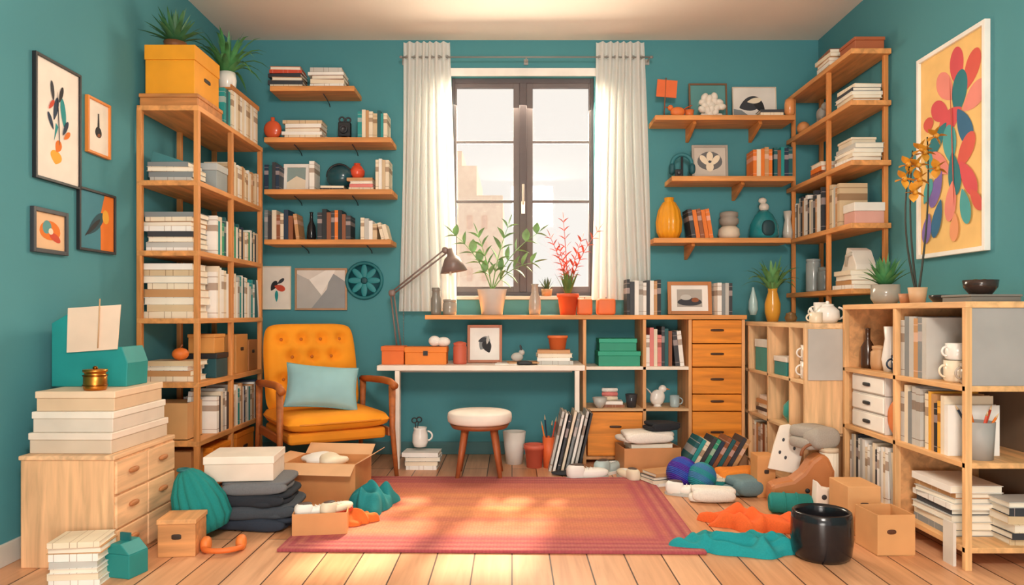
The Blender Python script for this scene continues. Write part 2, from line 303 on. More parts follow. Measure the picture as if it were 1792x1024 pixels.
def curtain(label,xt0,xt1,xb0,xb1,zb,side):
    mb=MB(); nu,nv=90,16; vs=[];fs=[]
    for j in range(nv+1):
        t=j/nv; z=2.905*(1-t)+zb*t
        for i in range(nu+1):
            u=i/nu; x=(xt0+(xt1-xt0)*u)*(1-t)+(xb0+(xb1-xb0)*u)*t+.01*sin(3*t+6*u); y=5.2+(.018+.010*t)*sin(u*PI*13+.6*sin(4*t)); vs.append((x,y,z))
    for j in range(nv):
        for i in range(nu): a=j*(nu+1)+i; fs.append((a,a+1,a+nu+2,a+nu+1))
    mb.add(vs,fs,True); o=ob('curtain',mb,cm,label=label,cat='curtain')
    for k in range(6):
        x=xt0+(xt1-xt0)*(k+.5)/6; ob('eyelet',MB().ring((x,5.198,2.8),.014,.0025,'y',6,16),M('#B5B2AE','metal'),o)
curtain('sheer white curtain hanging at left side of the window',PX(706,5.2),PX(788,5.2),PX(698,5.2),PX(798,5.2),1.02,-1)
curtain('sheer white curtain hanging at right side of the window, glowing',PX(1043,5.2),PX(1128,5.2),PX(1034,5.2),PX(1138,5.2),1.10,1)
# rug
def rugmat():
    m=bpy.data.materials.new('rug_weave'); m.use_nodes=True; N=m.node_tree.nodes; L=m.node_tree.links; P=N['Principled BSDF']; P.inputs['Roughness'].default_value=1
    tc=N.new('ShaderNodeTexCoord'); sp=N.new('ShaderNodeSeparateXYZ'); L.new(tc.outputs['Object'],sp.inputs[0])
    def mt(op,a,b=None):
        q=N.new('ShaderNodeMath'); q.operation=op
        for i,v in enumerate((a,b)):
            if v is None: continue
            if isinstance(v,(int,float)): q.inputs[i].default_value=v
            else: L.new(v,q.inputs[i])
        return q.outputs[0]
    dx=mt('SUBTRACT',.90,mt('ABSOLUTE',sp.outputs[0])); dy=mt('SUBTRACT',.705,mt('ABSOLUTE',sp.outputs[1])); e=mt('MINIMUM',dx,dy)
    rp=N.new('ShaderNodeValToRGB'); L.new(e,rp.inputs[0]); el=rp.color_ramp.elements; el[0].color=(*lin('#B0525A'),1); el[1].position=.6; el[1].color=(*lin('#EDA066'),1)
    for p,c in((.025,'#D08070'),(.045,'#A84C58'),(.075,'#D68872'),(.1,'#B25560'),(.125,'#D27A68'),(.155,'#BC5E62'),(.2,'#D88468'),(.35,'#E28E64')): q=el.new(p); q.color=(*lin(c),1)
    bands=mt('ADD',mt('SINE',mt('MULTIPLY',sp.outputs[1],46)),mt('SINE',mt('MULTIPLY',sp.outputs[1],19))); bf=mt('MULTIPLY',mt('ADD',bands,2),.12)
    mx=N.new('ShaderNodeMixRGB'); mx.inputs[2].default_value=(*lin('#C05A66'),1); L.new(bf,mx.inputs[0]); L.new(rp.outputs[0],mx.inputs[1])
    vr=N.new('ShaderNodeTexVoronoi'); mp=N.new('ShaderNodeMapping'); mp.inputs['Scale'].default_value=(70,60,40); L.new(tc.outputs['Object'],mp.inputs[0]); L.new(mp.outputs[0],vr.inputs[0]); vr.inputs['Scale'].default_value=1; vr.inputs['Randomness'].default_value=.3
    m2=N.new('ShaderNodeMixRGB'); m2.blend_type='MULTIPLY'; m2.inputs[0].default_value=.55; cr=N.new('ShaderNodeValToRGB'); L.new(vr.outputs['Distance'],cr.inputs[0]); cr.color_ramp.elements[0].color=(1,1,1,1); cr.color_ramp.elements[1].color=(.5,.4,.4,1); cr.color_ramp.elements[1].position=.8; L.new(mx.outputs[0],m2.inputs[1]); L.new(cr.outputs[0],m2.inputs[2]); L.new(m2.outputs[0],P.inputs['Base Color'])
    bp=N.new('ShaderNodeBump'); bp.invert=True; bp.inputs['Strength'].default_value=.5; bp.inputs['Distance'].default_value=.008; L.new(vr.outputs['Distance'],bp.inputs['Height']); L.new(bp.outputs[0],P.inputs['Normal']); return m
ob('rug',MB().box(0,0,0,1.80,1.41,.014),rugmat(),loc=(-.075,3.805,0.0005),rz=R(-1.2),bev=.005,label='woven pink, orange and yellow rectangular rug on the plank floor',cat='rug')
# ================= LEFT BOOKCASE =================
lz=[.06,.32,.635,.978,1.34,1.715,2.115]
lb=T('bookcase','tall open light wood bookcase against the left teal wall','bookcase',(0,0,0))
for x in(-1.99,-1.685):
    for y in(3.975,4.45,4.965): ob('post',MB().box(x,y,0,.028,.028,2.1),M('#E2A262','woodz'),lb,bev=.003)
for z in lz: ob('shelf',MB().bb(-2.002,-1.67,3.96,4.98,z-.028,z),M('#EBAE70','woody'),lb,bev=.003)
LF=-1.675
def lrow(k,y0,y1,cols,hr,where,tr=(.021,.036),**kw): row((LF-.01,y0,lz[k]),y1-y0,PI/2,cols,hr,tr,.2,where,**kw)
def lst(k,n_or,w,d,tr,where,x=-1.855,y=4.11,**kw): return stack((x,y,lz[k]),0,n_or,w,d,tr,where,**kw)
bx('storage_box','long low wooden box lying on top of left bookcase','box',(-1.84,4.15,lz[6]),.31,.34,.068,M('#D09258','woodx'),lid=.02)
bx('storage_box','big mustard yellow box on top of left bookcase under a spiky plant','box',(-1.835,4.15,lz[6]+.0685),.265,.33,.262,M('#F0A01C'),lid=.08,slot='s')
o,h=potted('potted_plant','spiky dark green plant on the mustard box atop left bookcase',(-1.85,4.08,lz[6]+.331),cup(.05,.06,.045),M('#7A4A2A'),rs=.053)
mb=MB(); spiky(mb,44,.2,.04,h,1.3,.1); ob('foliage',mb,M('#3F7248','leaf'),o)
row((LF-.01,4.35,lz[6]),.11,PI/2,['teal','dark teal'],(.21,.225),(.026,.036),.2,'row beside mustard box atop left bookcase')
row((LF-.01,4.47,lz[6]),.46,PI/2,['cream','white','cream','beige','white'],(.235,.235),(.028,.038),.2,'white row under tray atop left bookcase')
ob('tray',MB().bb(-1.89,-1.68,4.45,4.94,0,.012).bb(-1.688,-1.68,4.45,4.94,.012,.028).bb(-1.89,-1.882,4.45,4.94,.012,.028),M('#D29254','woody'),loc=(0,0,lz[6]+.2355),label='slim wooden tray lying across cream books atop left bookcase',cat='tray')
o,h=potted('potted_plant','strappy green plant in white pot on the wooden tray, high on left',(-1.755,4.58,lz[6]+.248),[(0,0),(.035,0),(.05,.03),(.055,.08),(.048,.125),(.044,.125),(.048,.08),(0,.02)],M('white','gloss'),rs=.046)
mb=MB(); spiky(mb,38,.3,.038,h,1.7,.55); ob('foliage',mb,M('#4E8E52','leaf'),o)
zt=lst(5,['light grey','grey','cream','grey'],.26,.19,(.024,.032),'near end, upper left bookcase shelf')
ob('tent_sign',MB().prism([(-.1,0),(.09,0),(-.09,.06)],-.08,.08),M('#3F7E84'),loc=(-1.86,4.11,zt+.001),label='blue grey wedge shaped case on grey books, upper left bookcase',cat='case',bev=.003)
bx('storage_box','grey lidded box on upper shelf of left bookcase','box',(-1.76,4.33,lz[5]),.14,.16,.15,M('#98A2A4'),lid=.04,lm=M('#BCC2C2'))
lrow(5,4.475,4.94,['beige','cream','beige','white','cream','tan'],(.18,.215),'beige row on upper left bookcase shelf')
lst(4,['white','light grey','cream','charcoal','white','tan','cream','grey'],.28,.2,(.02,.03),'near end, third shelf of left bookcase')
lrow(4,4.235,4.425,['white','teal','cream','green','dark teal'],(.18,.23),'near half of left bookcase third shelf')
lrow(4,4.475,4.94,['cream','green','white','dark teal','cream','navy','beige','white'],(.17,.22),'far half of left bookcase third shelf')
lst(3,['cream','beige','white','tan','cream','light grey','beige','white'],.29,.2,(.032,.042),'of thick volumes, left bookcase middle shelf')
lrow(3,4.235,4.425,['white','cream','white'],(.26,.3),'tall white row, left bookcase middle shelf')
lrow(3,4.475,4.94,['white','cream','white','light grey','teal','white','dark teal'],(.2,.27),'far half of left bookcase middle shelf',lean=.15,nl=2)
zt=lst(2,['cream','tan','white','beige'],.27,.19,(.022,.032),'on lower near left bookcase shelf')
o=ob('gourd',MB().sup((0,0,.034),(.044,.044,.034),1),M('#E5762C'),loc=(-1.83,4.1,zt+.001),label='small round orange gourd jar on books, lower left bookcase',cat='gourd'); ob('stem',MB().tube([(0,0,.064),(.006,0,.08),(.012,0,.084)],.005),M('brown'),o)
bx('storage_box','dark teal box with black lid on lower left bookcase shelf','box',(-1.775,4.33,lz[2]),.17,.17,.14,M('#1B4E56'),lid=.03,lm=M('black'))
bx('cardboard_box','small cardboard box stacked on dark teal box, left bookcase','box',(-1.78,4.33,lz[2]+.1405),.15,.15,.11,M('#DE9A50'),lid=.02)
bx('cardboard_box','tan cardboard box at far end of lower left bookcase shelf','box',(-1.785,4.65,lz[2]),.19,.2,.24,M('#CC8E4C'),slot='s')
bx('cardboard_box','brown cardboard box in farthest corner, lower left bookcase shelf','box',(-1.785,4.85,lz[2]),.19,.16,.2,M('#A86A36'),slot='s')
obox('open tan cardboard box on second lowest shelf of left bookcase',(-1.86,4.1,lz[1]),.22,.19,.2,M('#D8A26A'),fl_=0)
book((-1.80,4.1,lz[1]+.012),0,.02,.24,.12,'white',False,'white book tilted inside the cardboard box, left bookcase','books in boxes',.1)
lrow(1,4.24,4.425,['white','charcoal','cream','light grey'],(.2,.25),'near half, second lowest left bookcase shelf')
lrow(1,4.475,4.94,['navy','cream','white','teal','cream','tan','white'],(.19,.25),'far half, second lowest left bookcase shelf')
bx('storage_box','orange storage box on bottom shelf of left bookcase, nearer','box',(-1.79,4.3,lz[0]),.22,.26,.19,M('#EE8A1C'),lid=.03,slot='s')
bx('storage_box','orange storage box on bottom shelf of left bookcase, farther','box',(-1.79,4.68,lz[0]),.22,.3,.21,M('#D67C1C'),lid=.03,slot='s')
bx('cardboard_box','brown carton at near end, bottom shelf of left bookcase','box',(-1.85,4.06,lz[0]),.26,.16,.2,M('#BE8450'))
# ================= LEFT WALL PICTURES =================
X0=WL+.001
frame('large black framed abstract print highest on the left wall',(X0,3.29,1.577),PI/2,.332,.533,'black','#F8ECDF',[('l',.45,.2,.03,.04,80,'yellow'),('l',.5,.3,.03,.022,60,'orange'),('p',[(.4,.34),(.5,.47),(.44,.5)],'teal'),('l',.44,.62,.055,.016,75,'navy'),('l',.62,.6,.07,.018,100,'teal'),('l',.32,.5,.04,.012,120,'navy'),('l',.56,.76,.04,.012,70,'black'),('l',.36,.76,.045,.012,100,'charcoal'),('l',.7,.42,.03,.012,40,'orange'),('e',.5,.52,.012,.26,4,'charcoal'),('l',.66,.48,.04,.012,60,'navy'),('l',.33,.64,.03,.01,50,'red')])
frame('small orange framed print with dark bottle shape on left wall',(X0,3.61,1.77),PI/2,.2,.27,'#E58A38','#F6ECDC',[('e',.5,.4,.16,.12,0,'black'),('p',[(.44,.4),(.56,.4),(.53,.78),(.47,.78)],'black'),('e',.52,.35,.08,.04,20,'brown')])
frame('black framed teal print with orange feather curve on left wall',(X0,3.6,1.3),PI/2,.317,.296,'black','#3F8494',[('p',[(.6,0),(1,.0),(1,1),(.72,1),(.58,.6),(.6,.3)],'orange'),('l',.45,.45,.09,.03,38,'#1F4A56'),('l',.36,.38,.08,.012,35,'black'),('e',.75,.6,.1,.14,10,'yellow')])
frame('small dark framed orange abstract lowest on left wall',(X0,3.232,1.263),PI/2,.244,.192,'charcoal','#F0C498',[('e',.5,.5,.35,.3,0,'orange'),('e',.4,.6,.15,.2,30,'#5E9A9A'),('e',.66,.34,.2,.12,-20,'red'),('e',.52,.5,.08,.1,0,'cream')],fw=.018)
# ================= CHEST =================
cw=M('#F6D0AA','woodz'); ch=T('chest_of_drawers','pale wood chest of six drawers in the near left corner','chest of drawers',(-1.75,3.18,0))
ob('body',MB().box(0,0,.0,.366,.516,.425),cw,ch,bev=.003); ob('top',MB().box(0,0,.425,.378,.528,.018),M('#F8D6B4','woody'),ch,bev=.004)
for j in range(2):
    for k in range(3):
        y=-.129+j*.256; z=.015+k*.137; d=ob('drawer',MB().box(.187,y,z,.012,.245,.128),M('#F8D6B2','woody'),ch,bev=.003); ob('handle',MB().sup((.199,y,z+.075),(.01,.035,.011),.8),M('#B87848'),d)
zz=.4435
for i,(h,c,lc,l,w) in enumerate(((.083,'#D8C4AE','#EADACA','lowest grey white',.33),(.083,'#DCCFC0','#EDE2D4','middle white',.32),(.08,'#DDBF9E','#EACDAE','topmost tan',.31))):
    bx('flat_box','%s of three wide flat boxes stacked on the chest of drawers'%l,'box',(-1.755,3.19,zz),w,.46-.02*i,h,M(c),rz=.02*(i-1),lid=.028,lm=M(lc)); zz+=h+.0005
tb=T('gift_box','open teal box with raised cream sheet on the boxes by left wall','box',(-1.805,3.26,zz),0)
ob('body',MB().prism([(-.16,0),(.16,0),(.165,.1),(.14,.17),(-.06,.155),(-.075,.32),(-.16,.27)],-.09,.09),M('#1A8E8C'),tb,bev=.003)
ob('inner_sheet',MB().prism([(-.09,.145),(.125,.16),(.14,.35),(-.085,.335)],-.1,-.094),M('#F0D4BC'),tb,bev=.001); ob('cord',MB().tube([(.055,-.106,.375),(.05,-.106,.25),(.045,-.104,.165)],.0028),M('#C9A078'),tb)
j=lat('brass_jar','small round brass jar in front of the teal box','jar',(-1.70,3.03,zz),[(0,0),(.04,0),(.044,.01),(.044,.06),(.04,.064),(.04,.072),(.046,.074),(.046,.084),(0,.086)],M('#C8843A','metal',.35))
ob('bail',MB().ring((0,0,.06),.045,.003,'z').ring((0,0,.02),.045,.003,'z').sup((0,0,.09),(.01,.01,.008),1),M('#8C5420','metal'),j)
# ================= BACK WALL SHELVES =================
def wshelf(label,x0,x1,z,br,g,hook='black',d=.25,th=.034):
    o=T('wall_shelf',label,'shelf',((x0+x1)/2,WB,z),0,g); w=x1-x0
    ob('board',MB().box(0,-d/2-.001,-th,w,d,th),M('#EBAA68','woodx'),o,bev=.003)
    for b in br:
        x=b-(x0+x1)/2
        if hook=='black': ob('bracket',MB().tube([(x,-.004,-.075),(x,-.02,-.06),(x,-.1,-th-.012),(x,-.19,-th-.003)],.0032),M('charcoal','plain',.5),o)
        else: ob('bracket',MB().prismx([(-.002,-th),(-.22,-th),(-.235,-th-.02),(-.2,-th-.035),(-.03,-th-.09),(-.002,-th-.1)],x-.012,x+.012),M('#DE9A58','woody'),o,bev=.003)
sx=lambda p:PX(p,5.12)
z1,z2,z3,z4=2.556,2.206,1.852,1.51
wshelf('short highest wood shelf on back wall, left of window',PX(472,5.06),PX(620,5.06),z1,[-1.3],'shelves left of window')
wshelf('second highest wood shelf on back wall, left of window',PX(462,5.06),PX(684,5.06),z2,[-1.5,-1.1],'shelves left of window')
wshelf('third wood shelf down on back wall, left of window',PX(462,5.06),PX(686,5.06),z3,[-1.5,-1.1],'shelves left of window')
wshelf('lowest wood shelf on back wall, left of window',PX(462,5.06),PX(684,5.06),z4,[-1.45,-1.0],'shelves left of window')
YS=5.18
stack((sx(500),YS,z1),0,['cream','charcoal','tan','charcoal','red','orange'],.25,.17,(.022,.03),'at left of highest left shelf')
stack((sx(573),YS,z1),0,['white','cream','brown','white','light grey'],.26,.17,(.022,.03),'at right of highest left shelf')
stack((sx(531),YS,z2),0,['cream','white','tan','white','beige'],.28,.17,(.02,.027),'left on second shelf left of window')
o=T('vase','round red orange vase at left end of second wall shelf','vase',(sx(474),YS-.02,z2)); ob('body',MB().sup((0,0,.075),(.062,.03,.065),1).lathe([(0,0),(.025,0),(.018,.02),(0,.02)]).lathe([(.012,.13),(.015,.16),(.01,.16),(0,.13)]),M('#E8623A','gloss'),o)
o=T('camera_figure','small black retro film camera standing on second wall shelf','camera',(sx(600),YS,z2)); ob('body',MB().box(0,0,.03,.085,.05,.1),M('black'),o,bev=.006); ob('lens',MB().lathe([(0,0),(.028,0),(.028,.03),(.02,.03),(.018,.02),(0,.02)],0,-.02,.075,rot=(PI/2,0,0)),M('charcoal','gloss'),o); ob('stand',MB().box(-.028,0,0,.014,.04,.03).box(.028,0,0,.014,.04,.03),M('black'),o); ob('reel',MB().ring((-.02,0,.15),.018,.006,'y').ring((.024,0,.148),.016,.006,'y'),M('charcoal'),o)
row((sx(628),YS-.1,z2),.2,0,['teal','cream','tan','cream','beige','dark teal'],(.165,.195),(.018,.03),.16,'row on second shelf left of window')
row((sx(466),YS-.1,z3),.1,0,['navy','dark teal','charcoal'],(.15,.19),(.02,.032),.16,'row at left end, third left wall shelf')
frame('small white standing photo frame on third left wall shelf',(sx(513),YS+.02,z3),0,.18,.2,'white','#8FA3A0',[('p',[(0,0),(1,0),(1,.4),(.5,.6),(0,.3)],'cream')],fw=.025,tilt=-.1)
book((sx(547),YS-.08,z3),0,.035,.2,.15,'white',False,'single white book beside photo frame, third left wall shelf',None)
zt=stack((sx(580),YS,z3),0,['charcoal','cream'],.16,.17,(.012,.016),'under dark helmet, third left wall shelf')
o=T('helmet','dark teal rounded helmet lying on books, third left wall shelf','helmet',(sx(592),YS,zt)); ob('shell',MB().sup((0,0,.075),(.095,.07,.078),.9,rot=(0,-.2,0)),M('#1C4A54','gloss'),o); ob('strap',MB().ring((0,-.03,.07),.085,.008,'y',6,20,0,PI),M('black'),o)
zt=stack((sx(632),YS,z3),0,['cream','pink','white','tan'],.19,.17,(.018,.023),'under red vase, third left wall shelf') 
lat('vase','small round red vase on books, third left wall shelf','vase',(sx(622),YS,zt),[(0,0),(.025,0),(.05,.03),(.052,.06),(.03,.095),(.02,.1),(.024,.112),(.018,.112),(0,.09)],M('#E8583A','gloss'))
row((sx(659),YS-.1,z3),.105,0,['cream','white','beige'],(.2,.22),(.02,.032),.16,'row at right end, third left wall shelf')
row((sx(466),YS-.1,z4),.25,0,['grey','charcoal','cream','brown','cream','navy','brown','tan'],(.15,.205),(.019,.032),.16,'row at left end, lowest left wall shelf',lean=.12,nl=1)
lat('bottle_vase','slim black bottle vase on lowest left wall shelf','vase',(sx(541),YS,z4),[(0,0),(.028,0),(.032,.03),(.028,.1),(.012,.14),(.01,.19),(.014,.2),(.008,.2),(0,.15)],M('black','gloss'))
row((sx(558),YS-.1,z4),.235,0,['charcoal','black','brown','charcoal','orange','black','brown'],(.16,.21),(.021,.034),.16,'dark row mid lowest left wall shelf')
row((sx(633),YS-.1,z4),.2,0,['cream','light grey','white','beige','cream','cream'],(.1,.155),(.02,.03),.16,'small pale row, lowest left wall shelf',lean=.25,nl=2)
frame('pale print with red and black shapes on wall beside left bookcase',(PX(484,5.3),WB-.001,PZ(542,5.3)),0,.205,.31,'cream','#F2E6D8',[('l',.4,.55,.04,.02,60,'black'),('l',.62,.5,.04,.022,-20,'red'),('l',.5,.3,.04,.012,90,'teal'),('l',.66,.66,.03,.012,40,'charcoal')],fw=.006)
frame('brown framed grey hills print under the left wall shelves',(PX(562,5.3),WB-.001,PZ(543,5.3)),0,.372,.3,'#B88E6A','#E4DAD0',[('p',[(0,0),(.62,0),(.5,.35),(.25,.75),(0,.9)],'#BDB9B4'),('p',[(.3,0),(1,0),(1,.7),(.7,.95),(.62,.5)],'#9A9C9E'),('p',[(.25,.75),(.6,1),(.8,1),(.5,.35)],'#F6F0E8')],fw=.014)
w=T('medallion','round teal petal medallion hanging on back wall beside curtain','wall ornament',(PX(637,5.29),WB-.012,PZ(491,5.29)))
ob('rim',MB().ring((0,0,0),.125,.013,'y',8,32),M('#1A7078'),w); mb=MB()
ob('backing',MB().lathe([(0,-.004),(.12,-.004),(.12,0),(0,0)],0,.008,0,rot=(PI/2,0,0)),M('#14505A'),w)
for k in range(8):
    a=2*PI*k/8; mb.sup((.068*cos(a),0,.068*sin(a)),(.05,.006,.022),1,rot=(0,-a,0))
ob('petals',mb,M('#268890'),w); ob('hub',MB().sup((0,-.002,0),(.024,.01,.024),.8),M('#0F4A52'),w)
# ================= DESK, LEDGE, STORAGE =================
dk=T('desk','long white desk along the back wall under the window','desk',(-.2,5.04,0)); dz=.67
ob('desktop',MB().box(0,0,.636,1.34,.52,.034),M('#F8EEE2'),dk,bev=.004)
for x,y in((-.54,-.24),(-.6,.2),(.62,-.24)): ob('leg',MB().box(x,y,0,.03,.03,.636),M('#F8EEE2'),dk,bev=.002)
ob('rail',MB().box(0,.22,.59,1.25,.02,.045),M('#D8CCBE'),dk)
cu=T('storage_unit','low wooden storage unit with orange drawers and open cells, right of desk','shelf unit',(0,0,0)); cz=.965
pn=M('#F0BE8A','woodz'); y0,y1=4.96,5.295
for x in(.485,.885,1.19,1.545): ob('side_panel',MB().bb(x-.011,x+.011,y0,y1,0,cz),pn,cu,bev=.002)
ob('shelf',MB().bb(.496,1.18,y0,y1,.628,.65),M('#F8ECDC','plain'),cu,bev=.002); ob('shelf',MB().bb(.496,1.18,y0,y1,.352,.37),M('#F6D6AE','woodx'),cu,bev=.002)
ob('base_panel',MB().bb(.496,1.534,y0,y1,.03,.05),pn,cu)
for a,b in((.807,.96),(.65,.8),(.47,.643),(.355,.463),(.06,.348)):
    d=ob('drawer',MB().bb(1.204,1.531,y0-.008,y1-.03,a,b),M('#FFA436','woodx'),cu,bev=.003); ob('handle',MB().sup((1.368,y0-.01,(a+b)/2+.01),(.045,.006,.008),.5),M('#4A2C14'),d)
d=ob('drawer',MB().bb(.505,.87,y0-.008,y1-.03,.055,.345),M('#FAA440','woodx'),cu,bev=.003); ob('handle',MB().sup((.69,y0-.01,.25),(.04,.006,.008),.5),M('#4A2C14'),d)
ob('ledge',MB().bb(-.58,1.565,4.945,5.305,cz,.995),M('#EBAC68','woodx'),bev=.003,label='long thin wooden ledge running below the window over the desk',cat='ledge')
LZ=.995
def L_(px,Y=5.05): return PX(px,Y)
bx('storage_box','lower green box in the storage unit cell','box',(L_(1082),5.1,.65),.28,.2,.1,M('#2A9A7C'),lid=.03,lm=M('#2EA888'))
bx('storage_box','upper green box stacked in the storage unit cell','box',(L_(1080),5.1,.7505),.25,.18,.085,M('#2A9A7C'),lid=.028,lm=M('#36B090'))
row((.9,4.99,.65),.27,0,['white','pink','cream','pink','charcoal','dark teal','brown','charcoal'],(.21,.28),(.019,.03),.2,'storage unit upper cell',lean=.1,nl=2)
zt=stack((L_(1075),5.08,.37),0,['brown','white'],.14,.14,(.018,.022),'in lower storage unit cell'); 
for i in range(3): ob('rolled_napkin',MB().tube([(-.05,0,0),(.05,0,0)],.014,12).ring((-.05,0,0),.008,.004,'x').ring((.05,0,0),.008,.004,'x'),M(['cream','pink','white'][i],'fabric'),loc=(L_(1068),5.08,zt+.015+.0285*i),label='%s rolled cloth, %s of three stacked in lower storage cell'%(['cream','pink','white'][i],['lowest','middle','topmost'][i]),cat='cloth',group='rolled cloths')
lat('bowl','grey bowl at left in lower storage unit cell','bowl',(L_(1048),5.0,.37),[(0,0),(.02,0),(.04,.03),(.05,.07),(.046,.07),(.036,.03),(0,.008)],M('light grey','gloss'))
lat('cup','dark cup at right in lower storage unit cell','cup',(L_(1104),5.03,.37),cup(.03,.042,.09),M('charcoal','gloss'))
o=T('bird_figurine','white ceramic bird figurine in lower right storage cell','figurine',(L_(1152),5.08,.37)); ob('body',MB().sup((0,0,.06),(.05,.035,.055),.9,rot=(0,.3,0)).sup((.035,0,.12),(.028,.025,.026),1).lathe([(0,0),(.03,0),(.02,.02),(0,.02)]),M('white','gloss'),o); ob('beak',MB().tube([(.055,0,.12),(.085,0,.115)],.008,8,.001),M('orange'),o); ob('tail',MB().leaf((-.04,0,.08),(-.08,0,.13),.04),M('white'),o,solid=.004)
mug('pale blue mug beside bird figurine in storage unit',(L_(1180),5.04,.37),.032,.08,'#A9BCC0')
bx('storage_box','small orange box at left end of white desk','box',(PX(691,4.95),4.93,dz),.145,.14,.12,M('#E66E22'),lid=.03)
o=bx('storage_box','wide orange card file box with clasp on white desk','box',(PX(747,4.93),4.93,dz),.27,.15,.115,M('#EE8422'),lid=.035); ob('clasp',MB().box(0,-.082,.06,.03,.006,.03),M('black'),o)
ob('cloth_bundle',MB().sup((-.03,0,.035),(.04,.035,.035),1,nz=.1).sup((.03,0,.03),(.045,.035,.032),1,nz=.1,sd=3),M('white','fabric'),loc=(PX(768,4.93),4.93,dz+.117),label='soft white rounded bundle on top of wide orange box',cat='cloth')
o=lat('canister','brick red canister with rounded lid standing on white desk','canister',(PX(805,4.93),4.93,dz),[(0,0),(.042,0),(.045,.01),(.045,.115),(.04,.12),(.042,.125),(.044,.14),(.01,.15),(0,.15)],M('#D0644A'))
frame('wood framed black and white sketch leaning on white desk',(PX(848,5.0),5.02,dz+.002),0,.235,.255,'#B5663A','#F8F4EE',[('l',.48,.52,.05,.035,60,'grey'),('l',.58,.42,.045,.03,110,'black'),('l',.42,.62,.03,.015,20,'charcoal'),('l',.6,.62,.03,.01,80,'light grey')],fw=.018,tilt=-.14,mount='white')
for i,(px,c) in enumerate(((905,'white'),(925,'tan'))):
    ob('notepad',MB().box(0,0,0,.2,.15,.008),M(c),loc=(PX(px-10,4.9),4.9,dz+.0005+.0085*i),rz=.2*i-.1,label=['white open paper pad lying at centre of desk','tan notepad lying on white paper pad'][i],cat='notepad')
o=T('rabbit_figurine','small grey and white rabbit figurine on desk notepads','figurine',(PX(905,4.88),4.9,dz+.0175)); ob('body',MB().sup((0,0,.03),(.04,.025,.03),1).sup((.03,0,.06),(.02,.018,.02),1),M('light grey'),o)
for k in(-1,1): ob('ear',MB().sup((.025,.008*k,.09),(.007,.005,.022),1,rot=(0,-.2,0)),M('charcoal'),o)
ob('pen_tray',MB().sup((0,0,.012),(.05,.02,.012),.5).sup((0,0,.022),(.03,.012,.006),.6),M('black'),loc=(PX(918,4.82),4.815,dz+.0005),label='small black pen case lying at front of desk',cat='case')
zt=stack((PX(970,4.92),4.93,dz),0,['light grey','white','cream','tan'],.24,.17,(.02,.027),'on right part of white desk')
lat('flower_pot','small orange flower pot on the desk book stack','pot',(PX(976,4.92),4.93,zt),[(0,0),(.05,0),(.062,.075),(.068,.075),(.068,.092),(.06,.092),(.045,.01),(0,.01)],M('#E87840'))
lp=T('desk_lamp','brown double arm desk lamp leaning over the white desk','lamp',(PX(700,5.1),5.1,dz)); lm=M('#84706A','plain',.35)
ob('base',MB().lathe([(0,0),(.075,0),(.075,.012),(.06,.022),(0,.024)]),lm,lp)
A=Vector((0,0,.024));B=Vector((-.055,0,.475));E=Vector((.31,0,.77))
for nm,a,b in(('lower_arm',A,B),('upper_arm',B,E)): ob(nm,MB().tube([a+Vector((-.012,.0,0)),b+Vector((-.010,0,0))],.006).tube([a+Vector((.018,.0,0)),b+Vector((.014,0,-.016))],.006),lm,lp)
ob('spring',MB().tube([A+(B-A)*.1+Vector((.03+.004*sin(k*1.6),.004*cos(k*1.6),.3*k/60)) for k in range(60)],.0016,5),M('#A08878','metal'),lp)
ob('joint',MB().sup(B,(.024,.016,.024),.8).sup(E,(.022,.014,.022),.8),lm,lp)
ob('lamp_shade',MB().lathe([(.0,.165),(.026,.163),(.03,.115),(.052,.095),(.095,.0),(.09,.0),(.05,.09),(0,.1)],E.x+.06,0,E.z-.15,rot=(0,-.15,0)),lm,lp); ob('bulb',MB().sup((E.x+.07,0,E.z-.1),(.028,.028,.034),1),M('cream','gloss'),lp)
o=lat('bottle','grey stoneware bottle at left end of ledge','bottle',(L_(763),5.05,LZ),[(0,0),(.033,0),(.035,.02),(.035,.11),(.028,.13),(.026,.16),(.029,.165),(.029,.185),(0,.185)],M('#8C8880','gloss'))
lat('jar','squat grey stoneware jar second on ledge beside bottle','jar',(L_(787),5.05,LZ),[(0,0),(.043,0),(.047,.02),(.046,.08),(.04,.088),(.044,.09),(.044,.105),(0,.108)],M('#A09A90','gloss'))
o,h=potted('potted_plant','large green leafed plant in grey white pot on window ledge',(L_(861),5.06,LZ),[(0,0),(.07,0),(.1,.17),(.104,.175),(.098,.175),(.065,.02),(0,.02)],M('#DDD7D0','gloss'),rs=.09)
ms,ml=MB(),MB(); pinnate(ms,ml,5,.5,.058,.10,h,aim=[(PI,.48,.95),(PI,.2,.8),(.1,.2,.95),(0,.55,1.05),(-.2,.8,.7)],pairs=5); ob('stems',ms,M('#7A9A58'),o); ob('foliage',ml,M('#86A874','leaf'),o)
lat('bottle','slim stone coloured bottle vase between the ledge plants','bottle',(L_(936),5.05,LZ),[(0,0),(.035,0),(.042,.04),(.04,.1),(.024,.15),(.022,.2),(.027,.21),(.018,.21),(0,.16)],M('#B8AA9C','gloss'))
o,h=potted('potted_plant','red leafed plant in terracotta pot on window ledge',(L_(994),5.06,LZ),[(0,0),(.052,0),(.068,.12),(.075,.12),(.075,.145),(.067,.145),(.05,.02),(0,.02)],M('#E8623A'),rs=.064)
ms,ml,g=MB(),MB(),MB(); spiky(g,20,.19,.034,h,.5,.1); pinnate(ms,ml,5,.5,.028,.06,h,aim=[(PI,.24,.85),(PI,.05,1.05),(.1,.2,.8),(0,.36,1.0),(PI,.14,.65)],pairs=7); ob('leaf_base',g,M('#5A7A3C','leaf'),o); ob('stems',ms,M('#C0564A'),o); ob('foliage',ml,M('#DC6448','leaf'),o)
